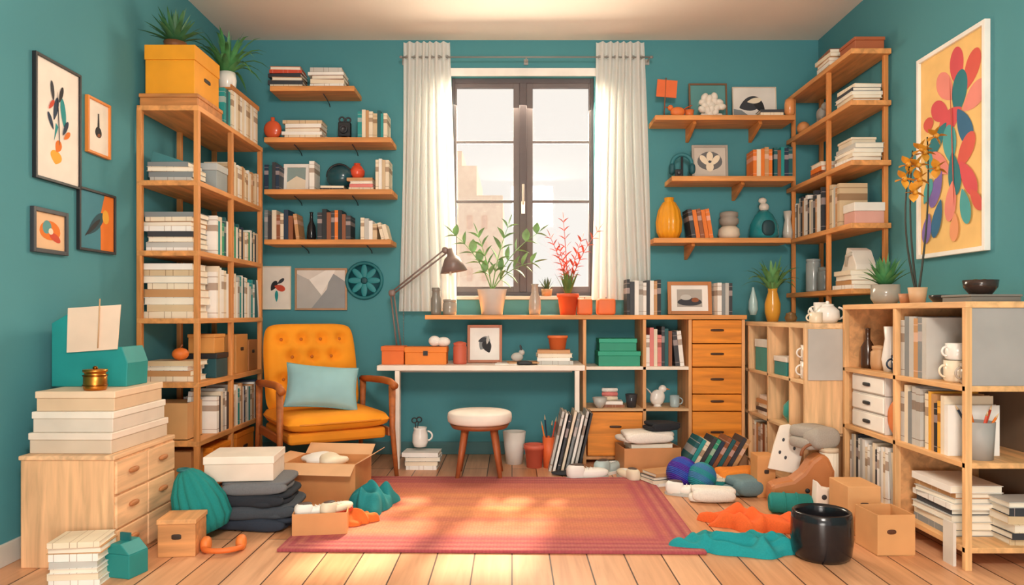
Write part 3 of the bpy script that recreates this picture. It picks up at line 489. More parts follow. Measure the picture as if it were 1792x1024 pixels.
o,h=potted('potted_plant','tiny dark leafed plant on window sill behind red plant',(PX(957,5.3),5.31,wz0),cup(.035,.04,.05),M('#B98A60')); g=MB(); spiky(g,16,.1,.02,h,1.1,.1); ob('foliage',g,M('#4A6040','leaf'),o)
for px,w in((1023,.1),(1060,.125)):
    o=T('candle','%s square orange candle on ledge beside red plant'%('smaller' if w<.11 else 'larger'),'candle',(L_(px),5.05,LZ)); ob('wax',MB().sup((0,0,.055),(w/2,w/2*.9,.055),.25),M('#EE7840'),o); ob('wick',MB().tube([(0,0,.108),(.003,0,.122)],.002),M('black'),o)
row((L_(1094),4.97,LZ),.245,0,['black','charcoal','white','light grey','white','charcoal','white','tan'],(.215,.24),(.019,.03),.16,'black and white row on window ledge')
frame('wood framed grey photograph standing on ledge right of window',(L_(1208),5.07,LZ+.002),0,.3,.225,'#C07C44','#B0AAA2',[('e',.5,.34,.33,.17,0,'charcoal'),('e',.4,.52,.15,.12,0,'light grey'),('e',.65,.42,.1,.1,0,'brown')],fw=.024,tilt=-.1,mount='white')
row((L_(1250),4.97,LZ),.12,0,['white','grey','light grey','charcoal'],(.205,.225),(.02,.03),.16,'grey row beside framed photograph on ledge')
# under desk
o=T('stool','round white cushioned stool with four wooden legs under desk','stool',(-.2,4.6,0))
ob('seat',MB().sup((0,0,.365),(.2,.2,.045),.45,1,nv=36),M('#F4EADF','plain',.8),o); ob('seat_ring',MB().lathe([(0,.3),(.17,.3),(.185,.325),(0,.325)],seg=36),M('#98542F'),o)
for k in range(4):
    a=PI/4+k*PI/2; ob('leg',MB().tube([(.12*cos(a),.12*sin(a),.31),(.185*cos(a),.185*sin(a),.0)],.022,10,.013),M('#B4663C','woodz'),o)
lat('bin','white tapered waste bin under the desk beside stool','bin',(PX(900,4.95),4.98,0),cup(.055,.078,.215),M('#E6E0D8'))
lat('pot','red terracotta pot on floor under the desk','pot',(PX(935,4.85),4.86,0),[(0,0),(.05,0),(.062,.12),(.07,.12),(.07,.15),(.062,.15),(.046,.01),(0,.01)],M('#DC6A52'))
o=lat('pencil_cup','orange pencil cup on floor beside leaning magazines','cup',(PX(960,4.85),4.85,0),cup(.034,.04,.2),M('#EC6E38'))
def pens(loc,n,cols,r,h,where,ln):
    for i in range(n):
        a=2*PI*i/n+.4; b=Vector((r*.4*cos(a+PI),r*.4*sin(a+PI),.012)); t=Vector((r*1.0*cos(a),r*1.0*sin(a),h)); d=(t-b).normalized(); e=b+d*ln*random.uniform(.85,1); mb=MB(); mb.tube([b,b+(e-b)*.9],.005,6); mb.m=1; mb.tube([b+(e-b)*.9,e],.005,6,.0008)
        ob('pencil',mb,[M(cols[i%len(cols)]),M('#E8C79A')],loc=loc,label='%s pencil, %s of those standing in %s'%(cols[i%len(cols)],ORD[i],where),cat='pencil',group='pencils in '+where)
pens((PX(960,4.85),4.85,0),4,['red','navy','orange','dark teal'],.03,.2,'orange floor cup',.34)
for i in range(8):
    x=.24+.026*i; mc=['light grey','white','charcoal','cream','grey','white','light grey','black'][i]
    book((x,4.715,0),0,.015,.39-.012*(i%3),.22,mc,False,'%s magazine, %s from left in tall row leaning under desk'%(mc,ORD[i]),'magazines leaning under desk',R(13),'magazine',band=i%2==0)
stack((PX(738,4.8),4.85,0),0,['white','cream','light grey','white'],.24,.18,(.026,.034),'on floor under left desk')
o=T('pitcher','white pitcher holding tools on book stack under desk','pitcher',(PX(735,4.85),4.86,.135)); ob('body',MB().lathe([(0,0),(.04,0),(.052,.03),(.05,.08),(.04,.11),(.045,.125),(.04,.125),(.035,.1),(0,.02)]),M('white','gloss'),o); ob('handle',MB().ring((.048,0,.07),.03,.006,'y',8,14,-PI/2,PI/2),M('white','gloss'),o)
ob('scissors',MB().ring((-.012,0,.16),.016,.004,'y').ring((.02,0,.165),.016,.004,'y').tube([(-.006,0,.148),(.008,0,.03)],.003).tube([(.014,0,.15),(0,0,.03)],.003),M('black'),loc=(PX(728,4.85),4.86,.145),label='black scissors standing in white pitcher under desk',cat='scissors')
# ================= ARMCHAIR =================
ac=T('armchair','orange cushioned armchair with wooden arms beside left bookcase','armchair',(-1.185,4.66,0),R(31)); af=M('#F89C18','plain',.85); aw=M('#B8703C','woody')
def seatfn(u,v,s):
    e=max(0,(1-abs(u)**7)*(1-abs(v)**7))**.38; d=(.05+.012*(1-u*u)*(1-v*v))*e
    return (u*.318*(1-.04*abs(v)**6),v*.33*(1-.04*abs(u)**6)-.04,.365+s*d)
ob('seat',MB().pad(seatfn),af,ac)
ob('seat_piping',MB().tube([(.32*math.copysign(abs(cos(a))**.33,cos(a)),-.04+.332*math.copysign(abs(sin(a))**.33,sin(a)),.365) for a in [2*PI*k/56+.01 for k in range(56)]],.006,6,closed=True),M('#D9820F'),ac)
ob('seat_base',MB().box(0,-.03,.245,.59,.58,.07),M('#E8901A','plain',.85),ac,bev=.02)
BT=[(bu,bv) for bv in(-.28,.22,.62) for bu in((-.66,-.22,.22,.66) if bv!=.22 else(-.44,0,.44))]
def backfn(u,v,s):
    e=max(0,(1-abs(u)**5)*(1-abs(v)**6))**.42; d=.075*e
    if s<0:
        for bu,bv in BT: d-=.055*math.exp(-((u-bu)**2+((v-bv)*1.1)**2)/.018)*e
        d-=.014*math.exp(-((abs((u*2.4+.5)%1-.5))/.07)**2)*e*(1 if v<-.25 else .35)
    w=.305*(1-.05*max(0,v)**2)*(1-.08*abs(v)**9); return (u*w,s*d,v*.29*(1-.07*abs(u)**7))
ob('backrest',MB().pad(backfn,44),af,ac,loc=(0,.255,.655),rot=(R(-14),0,0))
bt=MB()
for bu,bv in BT: bt.sup((bu*.29,-.026,bv*.29),(.011,.007,.011),1)
ob('buttons',bt,M('#B86A10'),ac,loc=(0,.255,.655),rot=(R(-14),0,0))
for s_ in(-1,1):
    x=s_*.34
    ob('leg',MB().tube([(x,-.30,.56),(x,-.305,.3),(x+.015*s_,-.34,0)],.022,10,.013),aw,ac)
    ob('leg',MB().tube([(x,.22,.56),(x,.24,.3),(x+.005*s_,.30,0)],.022,10,.013),aw,ac)
    ob('armrest',MB().tube([(x,.24,.565),(x,.1,.575),(x,-.15,.585),(x,-.27,.582),(x,-.35,.56)],.022,12),M('#C4753A','woody'),ac)
    ob('side_rail',MB().box(x*.97,-.03,.25,.022,.52,.05),aw,ac,bev=.004)
def pilfn(u,v,s):
    d=.085*max(0,(1-u*u)*(1-v*v))**.45; k=.07
    return (u*.215*(1-k*(1-v*v)),s*d,v*.14*(1-k*1.3*(1-u*u)))
pw=ob('throw_pillow',MB().pad(pilfn),M('#92BEC4','plain',.9),loc=(-1.15,4.50,.56),rot=(R(-27),R(6),R(20)),label='pale teal throw pillow leaning on the orange armchair',cat='pillow')
pe=[(-1+2*k/16,-1) for k in range(16)]+[(1,-1+2*k/16) for k in range(16)]+[(1-2*k/16,1) for k in range(16)]+[(-1,1-2*k/16) for k in range(16)]
ob('piping',MB().tube([pilfn(u,v,1) for u,v in pe],.004,6,closed=True),M('#6E9EA4','plain',.9),pw)
# ================= RIGHT BACK WALL SHELVES =================
r1,r2,r3=2.358,1.942,1.521
wshelf('highest wood shelf on back wall, right of window',PX(1147,5.06),1.93,r1,[1.25,1.7],'shelves right of window','wood')
wshelf('middle wood shelf on back wall, right of window',PX(1176,5.06),1.93,r2,[1.58],'shelves right of window','wood')
wshelf('lowest wood shelf on back wall, right of window',PX(1145,5.06),1.90,r3,[1.24],'shelves right of window','wood')
o=T('flag_stand','red orange square flag on thin stand, high right wall shelf','ornament',(sx(1165),YS,r1)); ob('pole',MB().tube([(0,0,.01),(.015,0,.29)],.004),M('brown'),o); ob('flag',MB().box(.02,0,.155,.14,.006,.12,rot=(0,.08,0)),M('#EC6E34'),o); ob('base',MB().lathe([(0,0),(.035,0),(.03,.012),(0,.014)]),M('brown'),o)
o=T('bird_figurine','orange bird figurine beside flag on highest right wall shelf','figurine',(sx(1187),YS-.04,r1)); ob('body',MB().sup((0,0,.04),(.05,.028,.035),.9).sup((-.05,0,.07),(.02,.018,.02),1),M('#EA7C38'),o); ob('tail',MB().leaf((.03,0,.05),(.1,0,.09),.03),M('#C85A20'),o,solid=.004); ob('beak',MB().tube([(-.065,0,.072),(-.09,0,.075)],.006,6,.001),M('brown'),o)
lat('cup','small orange cup beside bird on highest right wall shelf','cup',(sx(1208),YS-.03,r1),cup(.024,.034,.055),M('#E4783E','gloss'))
frame('dark framed teal picture standing on highest right wall shelf',(sx(1247),YS+.06,r1+.002),0,.27,.27,'#7A5A40','#5C9696',[('e',.5,.4,.3,.3,0,'#7FB2AE')],fw=.012,tilt=-.08)
o=T('flower_sculpture','white flower cluster sculpture in front of teal picture','sculpture',(sx(1246),YS-.03,r1)); mb=MB(); 
for k in range(16):
    a=k*2.4; q=.085*math.sqrt(k/16); mb.sup((q*cos(a),-.01,.09+q*sin(a)*.85),(.03,.025,.022),1,rot=(0,a,.4))
ob('blooms',mb,M('#EAE2D6'),o); ob('base',MB().box(0,0,0,.15,.05,.03),M('#DAD0C4'),o,bev=.008)
frame('black and white abstract picture standing on highest right wall shelf',(sx(1330),YS+.06,r1+.002),0,.31,.245,'#D8CBB8','#E6E0D8',[('l',.4,.5,.08,.05,20,'charcoal'),('l',.62,.45,.07,.03,120,'black'),('l',.5,.6,.05,.02,10,'cream'),('p',[(0,0),(.5,0),(.2,.3),(0,.35)],'grey')],fw=.006,tilt=-.08)
stack((sx(1347),YS-.05,r1),0,['cream','charcoal'],.18,.12,(.018,.022),'in front of abstract picture, right wall shelf')
lat('cup','tall tan cup at right of highest right wall shelf','cup',(sx(1382),YS-.06,r1),[(0,0),(.02,0),(.035,.03),(.035,.09),(.03,.12),(.026,.12),(.03,.08),(0,.02)],M('#E69A5E','gloss'))
o=T('headphones','teal headphones on a stand, middle right wall shelf','headphones',(sx(1197),YS,r2)); ob('headband',MB().ring((0,0,.1),.07,.015,'y',8,20,-.2,PI+.2),M('#2F7A84'),o)
for s_ in(-1,1): ob('ear_cup',MB().sup((s_*.07,0,.07),(.022,.03,.04),.8),M('#1F5A64'),o)
ob('stand',MB().lathe([(0,0),(.05,0),(.045,.012),(.008,.016),(.008,.155),(0,.157)]),M('charcoal'),o)
o=T('camera','small black camera at left end of middle right wall shelf','camera',(sx(1186),YS-.085,r2)); ob('body',MB().box(0,0,0,.05,.03,.05),M('black'),o,bev=.005); ob('lens',MB().lathe([(0,0),(.015,0),(.015,.02),(0,.018)],0,-.014,.025,rot=(PI/2,0,0)),M('charcoal','gloss'),o)
frame('grey framed carved petal plaque on middle right wall shelf',(sx(1246),YS,r2+.002),0,.25,.235,'#A89E94','#CCC2B6',[('e',.5,.5,.4,.36,0,'#6A6A6C'),('l',.5,.66,.04,.022,90,'cream'),('l',.33,.55,.045,.02,130,'cream'),('l',.67,.55,.045,.02,50,'cream'),('l',.5,.36,.04,.026,-90,'cream'),('e',.5,.5,.05,.05,0,'#4A4C50')],fw=.016,tilt=-.06)
row((sx(1315),YS-.1,r2),.13,0,['orange','cream','orange','tan'],(.18,.205),(.022,.03),.16,'orange row on middle right wall shelf')
row((sx(1351),YS-.1,r2),.135,0,['dark teal','brown','teal','navy'],(.17,.205),(.022,.03),.16,'teal row on middle right wall shelf')
lat('vase','large amber yellow ribbed vase on lowest right wall shelf','vase',(sx(1174),YS,r3),[(0,0),(.06,0),(.085,.05),(.09,.12),(.075,.2),(.045,.255),(.03,.265),(.034,.29),(.026,.29),(.02,.25),(0,.2)],M('#F2A428','gloss'),rib=.07,nr=14,seg=56)
for i in range(5):
    book((sx(1212)+.03*i,YS-.1,r3),0,.027,.2-.006*(i%2),.16,['charcoal','orange','brown','orange','orange'][i],False,'%s book, %s from left leaning on lowest right wall shelf'%(['charcoal','orange','brown','orange','orange'][i],ORD[i]),'leaning orange books',-R(9),band=i%2==0)
o=lat('stacked_jar','lower cream stone jar on lowest right wall shelf','jar',(sx(1280),YS,r3),[(0,0),(.06,0),(.075,.03),(.07,.07),(.05,.09),(0,.09)],M('#E0D0BA'))
lat('jar','grey lidded jar resting on cream jar, lowest right wall shelf','jar',(sx(1280),YS,r3+.0905),[(0,0),(.045,0),(.065,.02),(.066,.05),(.055,.06),(.062,.066),(.062,.095),(.03,.105),(0,.105)],M('#9A9288'))
o=T('vase','teal arched vase with white figure handle on lowest right wall shelf','vase',(sx(1342),YS,r3)); ob('body',MB().lathe([(0,0),(.09,0),(.1,.03),(.095,.1),(.06,.17),(.03,.2),(0,.205)]),M('#24828A','gloss'),o); ob('niche',MB().sup((0,-.09,.07),(.045,.015,.055),.8),M('#0D3A42'),o); ob('knob',MB().sup((.0,0,.225),(.035,.03,.03),1).sup((-.01,0,.27),(.028,.024,.022),1),M('#DCD4C8'),o)
lat('vase','slender grey white vase behind teal vase, right wall shelf','vase',(sx(1386),YS+.02,r3),[(0,0),(.03,0),(.035,.05),(.02,.14),(.03,.2),(.024,.2),(0,.14)],M('#CCC6BC','gloss'))
# ================= RIGHT TALL SHELF =================
tz=[1.148,1.526,1.888,2.233,2.53]; FX=1.95
rt=T('bookcase','tall narrow wood shelf rack on the right wall near back corner','bookcase',(0,0,0))
for x,y in((FX+.02,4.62),(FX+.02,5.2),(2.165,4.31),(2.165,5.2)): ob('post',MB().box(x,y,.951,.026,.026,1.58),M('#E29C58','woodz'),rt,bev=.003)
for z in tz: ob('shelf',MB().bb(FX,2.182,4.27,5.28,z-.03,z),M('#EDB072','woody'),rt,bev=.003)
def rrow(z,y,L,cols,hr,where,fx=FX,d=.17,tr=(.022,.036),**kw): row((fx+.012,y,z),L,-PI/2,cols,hr,tr,d,where,**kw)
stack((2.06,4.72,tz[4]),-PI/2,['cream','white','tan','cream','brown'],.24,.17,(.022,.028),'on top shelf of right rack')
bx('wooden_box','brown box at near end on top shelf of right rack','box',(2.08,4.42,tz[4]),.17,.2,.085,M('#B0603A'),lid=.02)
stack((2.06,4.42,tz[3]),-PI/2,['tan','cream','white','charcoal','cream'],.25,.18,(.018,.024),'near end, second shelf of right rack')
o=T('elephant_figurine','small grey elephant figurine on second shelf of right rack','figurine',(2.03,4.85,tz[3])); ob('body',MB().sup((0,0,.075),(.035,.055,.045),.8).sup((0,-.05,.11),(.03,.03,.03),1).box(0,-.03,0,.05,.02,.05).box(0,.03,0,.05,.02,.05),M('#9C9A96'),o); ob('trunk',MB().tube([(0,-.075,.1),(0,-.09,.07),(0,-.088,.04)],.01,8,.006),M('#9C9A96'),o)
o=ob('wooden_ball',MB().sup((0,0,.045),(.043,.043,.043),1).lathe([(0,0),(.02,0),(.014,.006),(0,.006)]),M('#DCA26C','woodx'),loc=(2.0,5.1,tz[3]+.0),label='round wooden ball ornament at far end of right rack',cat='ornament')
zt=stack((2.06,4.42,tz[2]),-PI/2,['white','cream','white','light grey'],.27,.18,(.022,.03),'near end, third shelf of right rack'); bx('flat_box','cream box lying on white books, third shelf of right rack','box',(2.06,4.44,zt),.14,.18,.045,M('#E4D4BC'),lid=.015)
zt=stack((2.05,4.82,tz[2]),-PI/2,['brown','orange','cream'],.2,.16,(.024,.032),'far part, third shelf of right rack')
rrow(tz[1],5.15,.45,['white','charcoal','cream','light grey','charcoal','tan','white'],(.21,.28),'far half, fourth shelf of right rack')
rrow(tz[1],4.59,.16,['beige','cream','light grey','tan'],(.22,.27),'middle of fourth shelf, right rack')
bx('storage_box','pink and white box at near end, fourth shelf of right rack','box',(2.06,4.35,tz[1]),.17,.14,.12,M('#E0A698'),lid=.05,lm=M('#F0E8DE'))
lat('canister','tall grey canister on lowest shelf of right rack','canister',(2.02,4.98,tz[0]),[(0,0),(.045,0),(.047,.01),(.047,.19),(.042,.2),(.046,.205),(.046,.22),(0,.225)],M('#9CA4A4','gloss'))
lat('canister','shorter lidded dark grey jar on lowest shelf of right rack','canister',(2.02,4.8,tz[0]),[(0,0),(.04,0),(.042,.01),(.042,.12),(.038,.13),(.042,.135),(.042,.155),(0,.16)],M('#6E7676','gloss'))
zt=stack((2.06,4.42,tz[0]),-PI/2,['white','tan','white','cream'],.27,.19,(.022,.03),'near end, lowest shelf of right rack')
o=T('desk_phone','white angular telephone on books, lowest shelf of right rack','telephone',(2.06,4.42,zt),-PI/2); ob('body',MB().prism([(-.1,0),(.1,0),(.1,.03),(.04,.12),(-.02,.14),(-.06,.05)],-.06,.06),M('#E6DDD2'),o,bev=.005); ob('handset',MB().tube([(-.02,-.062,.03),(.0,-.068,.09),(.05,-.062,.1)],.011),M('#C0B6A8'),o)
# ================= LOW RIGHT UNIT =================
lu=T('storage_unit','low cube shelving with grey end panel in right back corner','shelf unit',(0,0,0)); UF,UT=1.569,.95; up=M('#F4D4AC','woodz')
ob('top',MB().bb(UF,2.175,3.98,5.295,UT-.025,UT),M('#F4DAB6','woody'),lu,bev=.002)
for y in(3.992,4.2,4.56,4.93,5.285): ob('side_panel',MB().bb(UF,2.175,y-.01,y+.01,0.36 if y<4.1 else 0,UT-.025),up,lu)
ob('side_panel',MB().bb(UF,UF+.02,3.982,4.002,0,.36),up,lu)
for z in(.05,.36,.64): ob('shelf',MB().bb(UF,2.175,4.002,5.275,z-.018,z),M('#F4DAB6','woody'),lu,bev=.002)
ob('end_panel',MB().bb(UF+.015,2.175,3.972,3.982,.645,UT-.03),M('#B9B6B0'),lu,bev=.002); ob('back_panel',MB().bb(2.16,2.172,4.0,5.28,.05,UT-.03),M('#A88664'),lu)
bx('storage_box','teal and white box in upper far cell of low right unit','box',(UF+.12,4.74,.64),.2,.22,.2,M('#2E9A98'),lid=.05,lm=M('#E2E8E4'))
bx('storage_box','short teal box in upper middle cell of low right unit','box',(UF+.12,4.4,.64),.2,.2,.11,M('#228484'),lid=.03,lm=M('#E8E2D8'))
mug('white mug in upper near cell of low right unit',(UF+.07,4.1,.64),.045,.1,'white',PI)
mug('second white mug stacked in near cell of low right unit',(UF+.07,4.1,.7405),.043,.09,'white',PI)
stack((UF+.12,4.75,.36),-PI/2,['white','charcoal','cream','tan','white'],.22,.18,(.02,.028),'far lower cell of low right unit')
o=lat('vase','teal round vase in lower near cell of low right unit','vase',(UF+.1,4.38,.36),[(0,0),(.04,0),(.07,.05),(.065,.1),(.03,.14),(.036,.16),(.028,.16),(0,.12)],M('#3EA8A0','gloss'))
row((UF+.02,4.9,.05),.3,-PI/2,['cream','white','tan','light grey','white','brown'],(.2,.26),(.03,.05),.2,'bottom far cell of low right unit')
o,h=potted('vase_plant','green arching plant in tall yellow glass vase in back corner',(PX(1352,5.0),5.0,UT),[(0,0),(.035,0),(.05,.06),(.052,.12),(.03,.2),(.034,.25),(.028,.25),(.024,.2),(0,.1)],M('#ECA840','gloss'),rs=.02); g=MB(); spiky(g,28,.25,.042,.2,1.45,.5); ob('foliage',g,M('#6CA262','leaf'),o)
lat('vase','teardrop pale blue glass vase beside yellow vase','vase',(PX(1318,5.1),5.1,LZ),[(0,0),(.02,0),(.032,.04),(.03,.09),(.01,.17),(.008,.19),(0,.19)],M('#B8D4D4','gloss'))
lat('jar','small bronze jar beside the yellow vase in corner','jar',(PX(1384,4.9),4.9,UT),[(0,0),(.03,0),(.04,.025),(.03,.05),(.034,.055),(0,.065)],M('#8A6A44','gloss'))
o=T('teapot','white teapot on top of low right unit','teapot',(PX(1448,4.15),4.15,UT)); ob('body',MB().lathe([(0,0),(.045,0),(.065,.03),(.062,.07),(.035,.095),(.0,.1)]),M('white','gloss'),o); ob('spout',MB().tube([(-.055,0,.04),(-.085,0,.06),(-.095,0,.085)],.012,8,.007),M('white','gloss'),o); ob('handle',MB().ring((.062,0,.055),.032,.006,'y',8,14,-PI/2,PI/2),M('white','gloss'),o); ob('lid',MB().sup((0,0,.1),(.034,.034,.01),1).sup((0,0,.115),(.01,.01,.01),1),M('white','gloss'),o)
mug('cream mug at front of low right unit top',(PX(1425,4.08),4.06,UT),.035,.06,'cream',PI); mug('tall white mug behind teapot on low right unit',(PX(1440,4.4),4.42,UT),.045,.12,'white',PI)
# ================= NEAR RIGHT BOOKCASE =================
nb=T('bookcase','waist high light wood bookcase in the near right corner','bookcase',(0,0,0)); NX,NT=1.764,1.05; nz_=[.09,.42,.72]
ob('top',MB().bb(NX,2.175,2.889,3.963,NT-.025,NT),M('#F4CC9C','woody'),nb,bev=.002)
for y in(2.901,3.43,3.951):
    for x in(NX+.013,2.16): ob('post',MB().box(x,y,0,.026,.024,NT-.025),M('#F6CE9C','woodz'),nb,bev=.002)
for z in nz_: ob('shelf',MB().bb(NX,2.173,2.892,3.96,z-.022,z),M('#F4CA96','woody'),nb,bev=.002)
for y in(3.43,3.95): ob('divider',MB().bb(NX+.026,2.16,y-.006,y+.006,nz_[0],NT-.025),M('#E6B888','woody'),nb)
ob('end_panel',MB().bb(NX+.027,2.147,2.895,2.907,nz_[2],NT-.025),M('#A5A19E'),nb,bev=.002); ob('back_panel',MB().bb(2.148,2.156,2.915,3.94,nz_[0],NT-.025),M('#7A6450'),nb)
def nrow(z,y,L,cols,hr,where,**kw): row((NX+.02,y,z),L,-PI/2,cols,hr,kw.pop('tr',(.022,.036)),.22,where,**kw)
lat('bottle','dark brown bottle in upper far cell of near right bookcase','bottle',(NX+.08,3.85,.72),[(0,0),(.032,0),(.034,.02),(.034,.11),(.012,.15),(.012,.2),(.015,.205),(0,.21)],M('#4A3020','gloss'))
lat('jar','tan jar in upper far cell of near right bookcase','jar',(NX+.08,3.73,.72),[(0,0),(.035,0),(.042,.03),(.04,.09),(.03,.1),(.034,.105),(.034,.12),(0,.125)],M('#C4966A'))
lat('vase','slim white vase in upper far cell of near right bookcase','vase',(NX+.08,3.62,.72),[(0,0),(.03,0),(.04,.06),(.025,.16),(.03,.22),(.024,.22),(0,.14)],M('white','gloss'))
mug('navy mug in upper far cell of near right bookcase',(NX+.07,3.52,.72),.035,.085,'navy',PI)
nrow(.72,3.41,.23,['light grey','grey','light grey','tan','grey'],(.25,.28),'upright file row of near right bookcase',tr=(.026,.038),noun='file')
mug('large cream mug in upper near cell of near right bookcase',(NX+.07,3.06,.72),.05,.09,'cream',PI); mug('white mug on cream mug in near right bookcase',(NX+.07,3.06,.811),.044,.07,'white',PI); mug('taupe mug beside stacked mugs in near right bookcase',(NX+.07,2.97,.72),.038,.085,'#B8AA9C',PI)
for k in range(3):
    o=T('drawer_box','white small drawer box, %s of three stacked in near right bookcase'%['lowest','middle','topmost'][k],'drawer box',(NX+.13,3.72,.4205+k*.092),-PI/2,'white drawer boxes'); ob('body',MB().box(0,0,0,.34,.22,.09),M('#DAD4CC'),o,bev=.003); d=ob('drawer',MB().box(0,-.113,.008,.32,.008,.074),M('#F8F4EC'),o,bev=.002); ob('handle',MB().sup((0,-.12,.045),(.035,.006,.009),.5),M('black'),d)
ob('clock',MB().lathe([(0,0),(.075,0),(.085,.012),(.075,.02),(0,.02)],rot=(PI/2,0,0)).box(0,-.01,-.09,.05,.02,.02),M('#EC843A'),loc=(NX+.05,3.475,.42+.0915),rot=(0,0,-PI/2),label='round orange disc clock beside white drawer boxes',cat='clock')
nrow(.42,3.41,.17,['light grey','cream','grey','light grey'],(.22,.26),'grey row, middle near cell, near right bookcase',tr=(.024,.036))
nrow(.42,3.21,.17,['cream','yellow','tan','black','yellow','cream','white','light grey'],(.19,.25),'yellow row, middle cell, near right bookcase',tr=(.016,.026))
nrow(.09,3.92,.45,['white','light grey','cream','charcoal','white','light grey','white','cream'],(.24,.29),'lowest far cell of near right bookcase',noun='magazine',lean=.12,nl=2,tr=(.016,.028))
stack((NX+.14,3.18,.09),-PI/2,['grey','cream','light grey','charcoal','white','light grey','tan','white'],.32,.22,(.02,.03),'lowest near cell of near right bookcase')
stack((2.05,2.98,.09),0,['beige','charcoal','cream','beige','charcoal','light grey'],.2,.14,(.022,.032),'near end, bottom of near right bookcase')
cp=(NX+.11,2.985,.42); lat('pencil_cup','large grey pencil pot at near end of right bookcase','cup',cp,cup(.052,.06,.15),M('#A8A5A1'))
pens(cp,6,['red','orange','navy','teal','red','orange'],.05,.15,'grey pot on right bookcase',.23)
o,h=potted('potted_plant','spiky green plant in grey pot on near right bookcase',(1.9,3.78,NT),[(0,0),(.05,0),(.07,.03),(.068,.1),(.06,.1),(.05,.02),(0,.02)],M('#A8A094','gloss'),rs=.06); g=MB(); spiky(g,34,.17,.042,h,1.1,.15); ob('foliage',g,M('#4A8A54','leaf'),o)
o=T('flower_vase','tall stems of golden orchids in small tan pot, right bookcase','flowers',(1.9,3.48,NT)); ob('pot',MB().lathe(cup(.032,.042,.075)),M('#DAAE86'),o)
ms=MB()
for k,(dx,h_,lean) in enumerate(((-.02,.62,-.05),(.03,.76,.03),(.0,.7,-.03))):
    pts=[Vector((lean*sin(t*2.6)+dx*t,.015*(k-1)*t,.02+h_*t)) for t in [i/10 for i in range(11)]]; ms.tube(pts,.0055,6,.003)
    for q in range(3):
        p=pts[10-q]+Vector((.028*(-1)**q,-.015,.0)); fl2=MB()
        for a in range(5):
            an=a*2*PI/5+q; fl2.leaf(p,p+Vector((cos(an)*.05,-.015,sin(an)*.05)),.042)
        fl2.sup(p+Vector((0,-.012,0)),(.012,.012,.012),1); ob('flower',fl2,M('#D8942C','leaf'),o)
ob('stems',ms,M('#2E3026'),o)
lat('dish','black round dish on near right bookcase','dish',(1.93,3.3,NT),[(0,0),(.05,0),(.07,.025),(.07,.035),(.06,.035),(.05,.012),(0,.01)],M('black','gloss'))
lat('candle_holder','small terracotta holder beside orchids on right bookcase','holder',(1.92,3.62,NT),cup(.025,.034,.05),M('#C4845C'))
bx('flat_box','flat grey box under dark bowl on near right bookcase','box',(1.93,3.06,NT),.2,.2,.03,M('#77726C'),lid=.01)
lat('bowl','dark brown bowl on flat grey box, near right bookcase','bowl',(1.93,3.06,NT+.0305),[(0,0),(.04,0),(.062,.03),(.066,.06),(.058,.06),(.05,.02),(0,.014)],M('#3A2A24','gloss')); ob('pebbles',MB().sup((-.02,0,.04),(.025,.02,.025),1).sup((.022,.01,.042),(.022,.022,.024),1),M('#4A5A3A'),loc=(1.93,3.06,NT+.0305),label='dark green pebbles inside the brown bowl',cat='pebbles')
cr,cp2,ct,cl,cc,co_,cv,cb='#DE5A4C','#EE8E80','#1F7A84','#4AA6A8','#DC5058','#F0A070','#7E68B4','#2A6A92'
PT=[(.60,.88,.10,.055,95,cc),(.42,.81,.10,.055,130,cp2),(.82,.83,.10,.055,60,cr),(.64,.75,.11,.06,80,ct),(.34,.70,.09,.05,150,cc),(.86,.70,.10,.055,25,cp2),(.5,.64,.10,.055,200,cc),(.14,.66,.04,.045,90,cr),(.72,.58,.11,.05,-60,cb),(.3,.57,.10,.045,220,ct),(.5,.52,.10,.055,100,cl),(.74,.46,.10,.05,50,cr),(.34,.44,.11,.045,145,cp2),(.57,.37,.11,.05,-80,ct),(.16,.47,.07,.035,110,cl),(.28,.32,.10,.045,240,cv),(.78,.33,.11,.045,-55,cc),(.52,.24,.10,.045,-100,cp2),(.14,.32,.07,.035,60,cl),(.3,.17,.10,.04,250,cb),(.74,.2,.09,.04,-75,cl),(.9,.22,.07,.03,-50,cr),(.13,.13,.08,.04,255,cv),(.58,.11,.07,.035,-95,co_)]
frame('large white framed colourful petal painting on the right wall',(WR-.001,3.685,1.293),-PI/2,.575,1.06,'white','#F6C87C',[('l',)+p for p in PT]+[('e',.55,.5,.008,.36,3,'#C0503C')],fw=.022,dep=.028)
# ================= FLOOR LEFT =================
stack((PX(133,2.75),2.8,0),.1,['white','cream','white','light grey','white','tan','cream'],.2,.16,(.019,.027),'on floor before chest of drawers')
o=T('gift_carton','small teal gable top carton on floor at front left','box',(PX(220,2.86),2.86,0),-.25); ob('body',MB().box(0,0,0,.12,.1,.09).prism([(-.06,.09),(.06,.09),(.02,.13),(-.02,.13)],-.05,.05),M('#1E8886'),o,bev=.003); ob('handle',MB().box(0,0,.13,.045,.008,.03),M('#16686A'),o); 
bx('wooden_box','small square pale wooden box on floor beside the chest','box',(PX(314,3.1),3.13,0),.15,.15,.155,M('#E0A874','woodx'),rz=.1,lid=.02,lm=M('#E8B684','woody'),slot='f')
o=T('knit_bag','ribbed teal fabric bag slumped on floor','bag',(PX(364,3.3),3.33,0)); ob('body',MB().lathe([(0,0),(.078,.005),(.11,.05),(.112,.13),(.09,.21),(.056,.27),(.03,.295),(0,.3)],rib=.12,nr=14,seg=96,rot=(0,-.4,0)),M('#16827E','fabric'),o,loc=(0,0,.026)); ob('tie',MB().ring((-.122,0,.302),.022,.008,'z'),M('#0F6468'),o)
o=T('headphones','orange over-ear headphones lying on the floor','headphones',(PX(390,3.12),3.12,0),.2); ob('headband',MB().ring((0,0,.022),.075,.012,'z',8,20,PI*.9,PI*2.1,sy=.7),M('#E2702E'),o); 
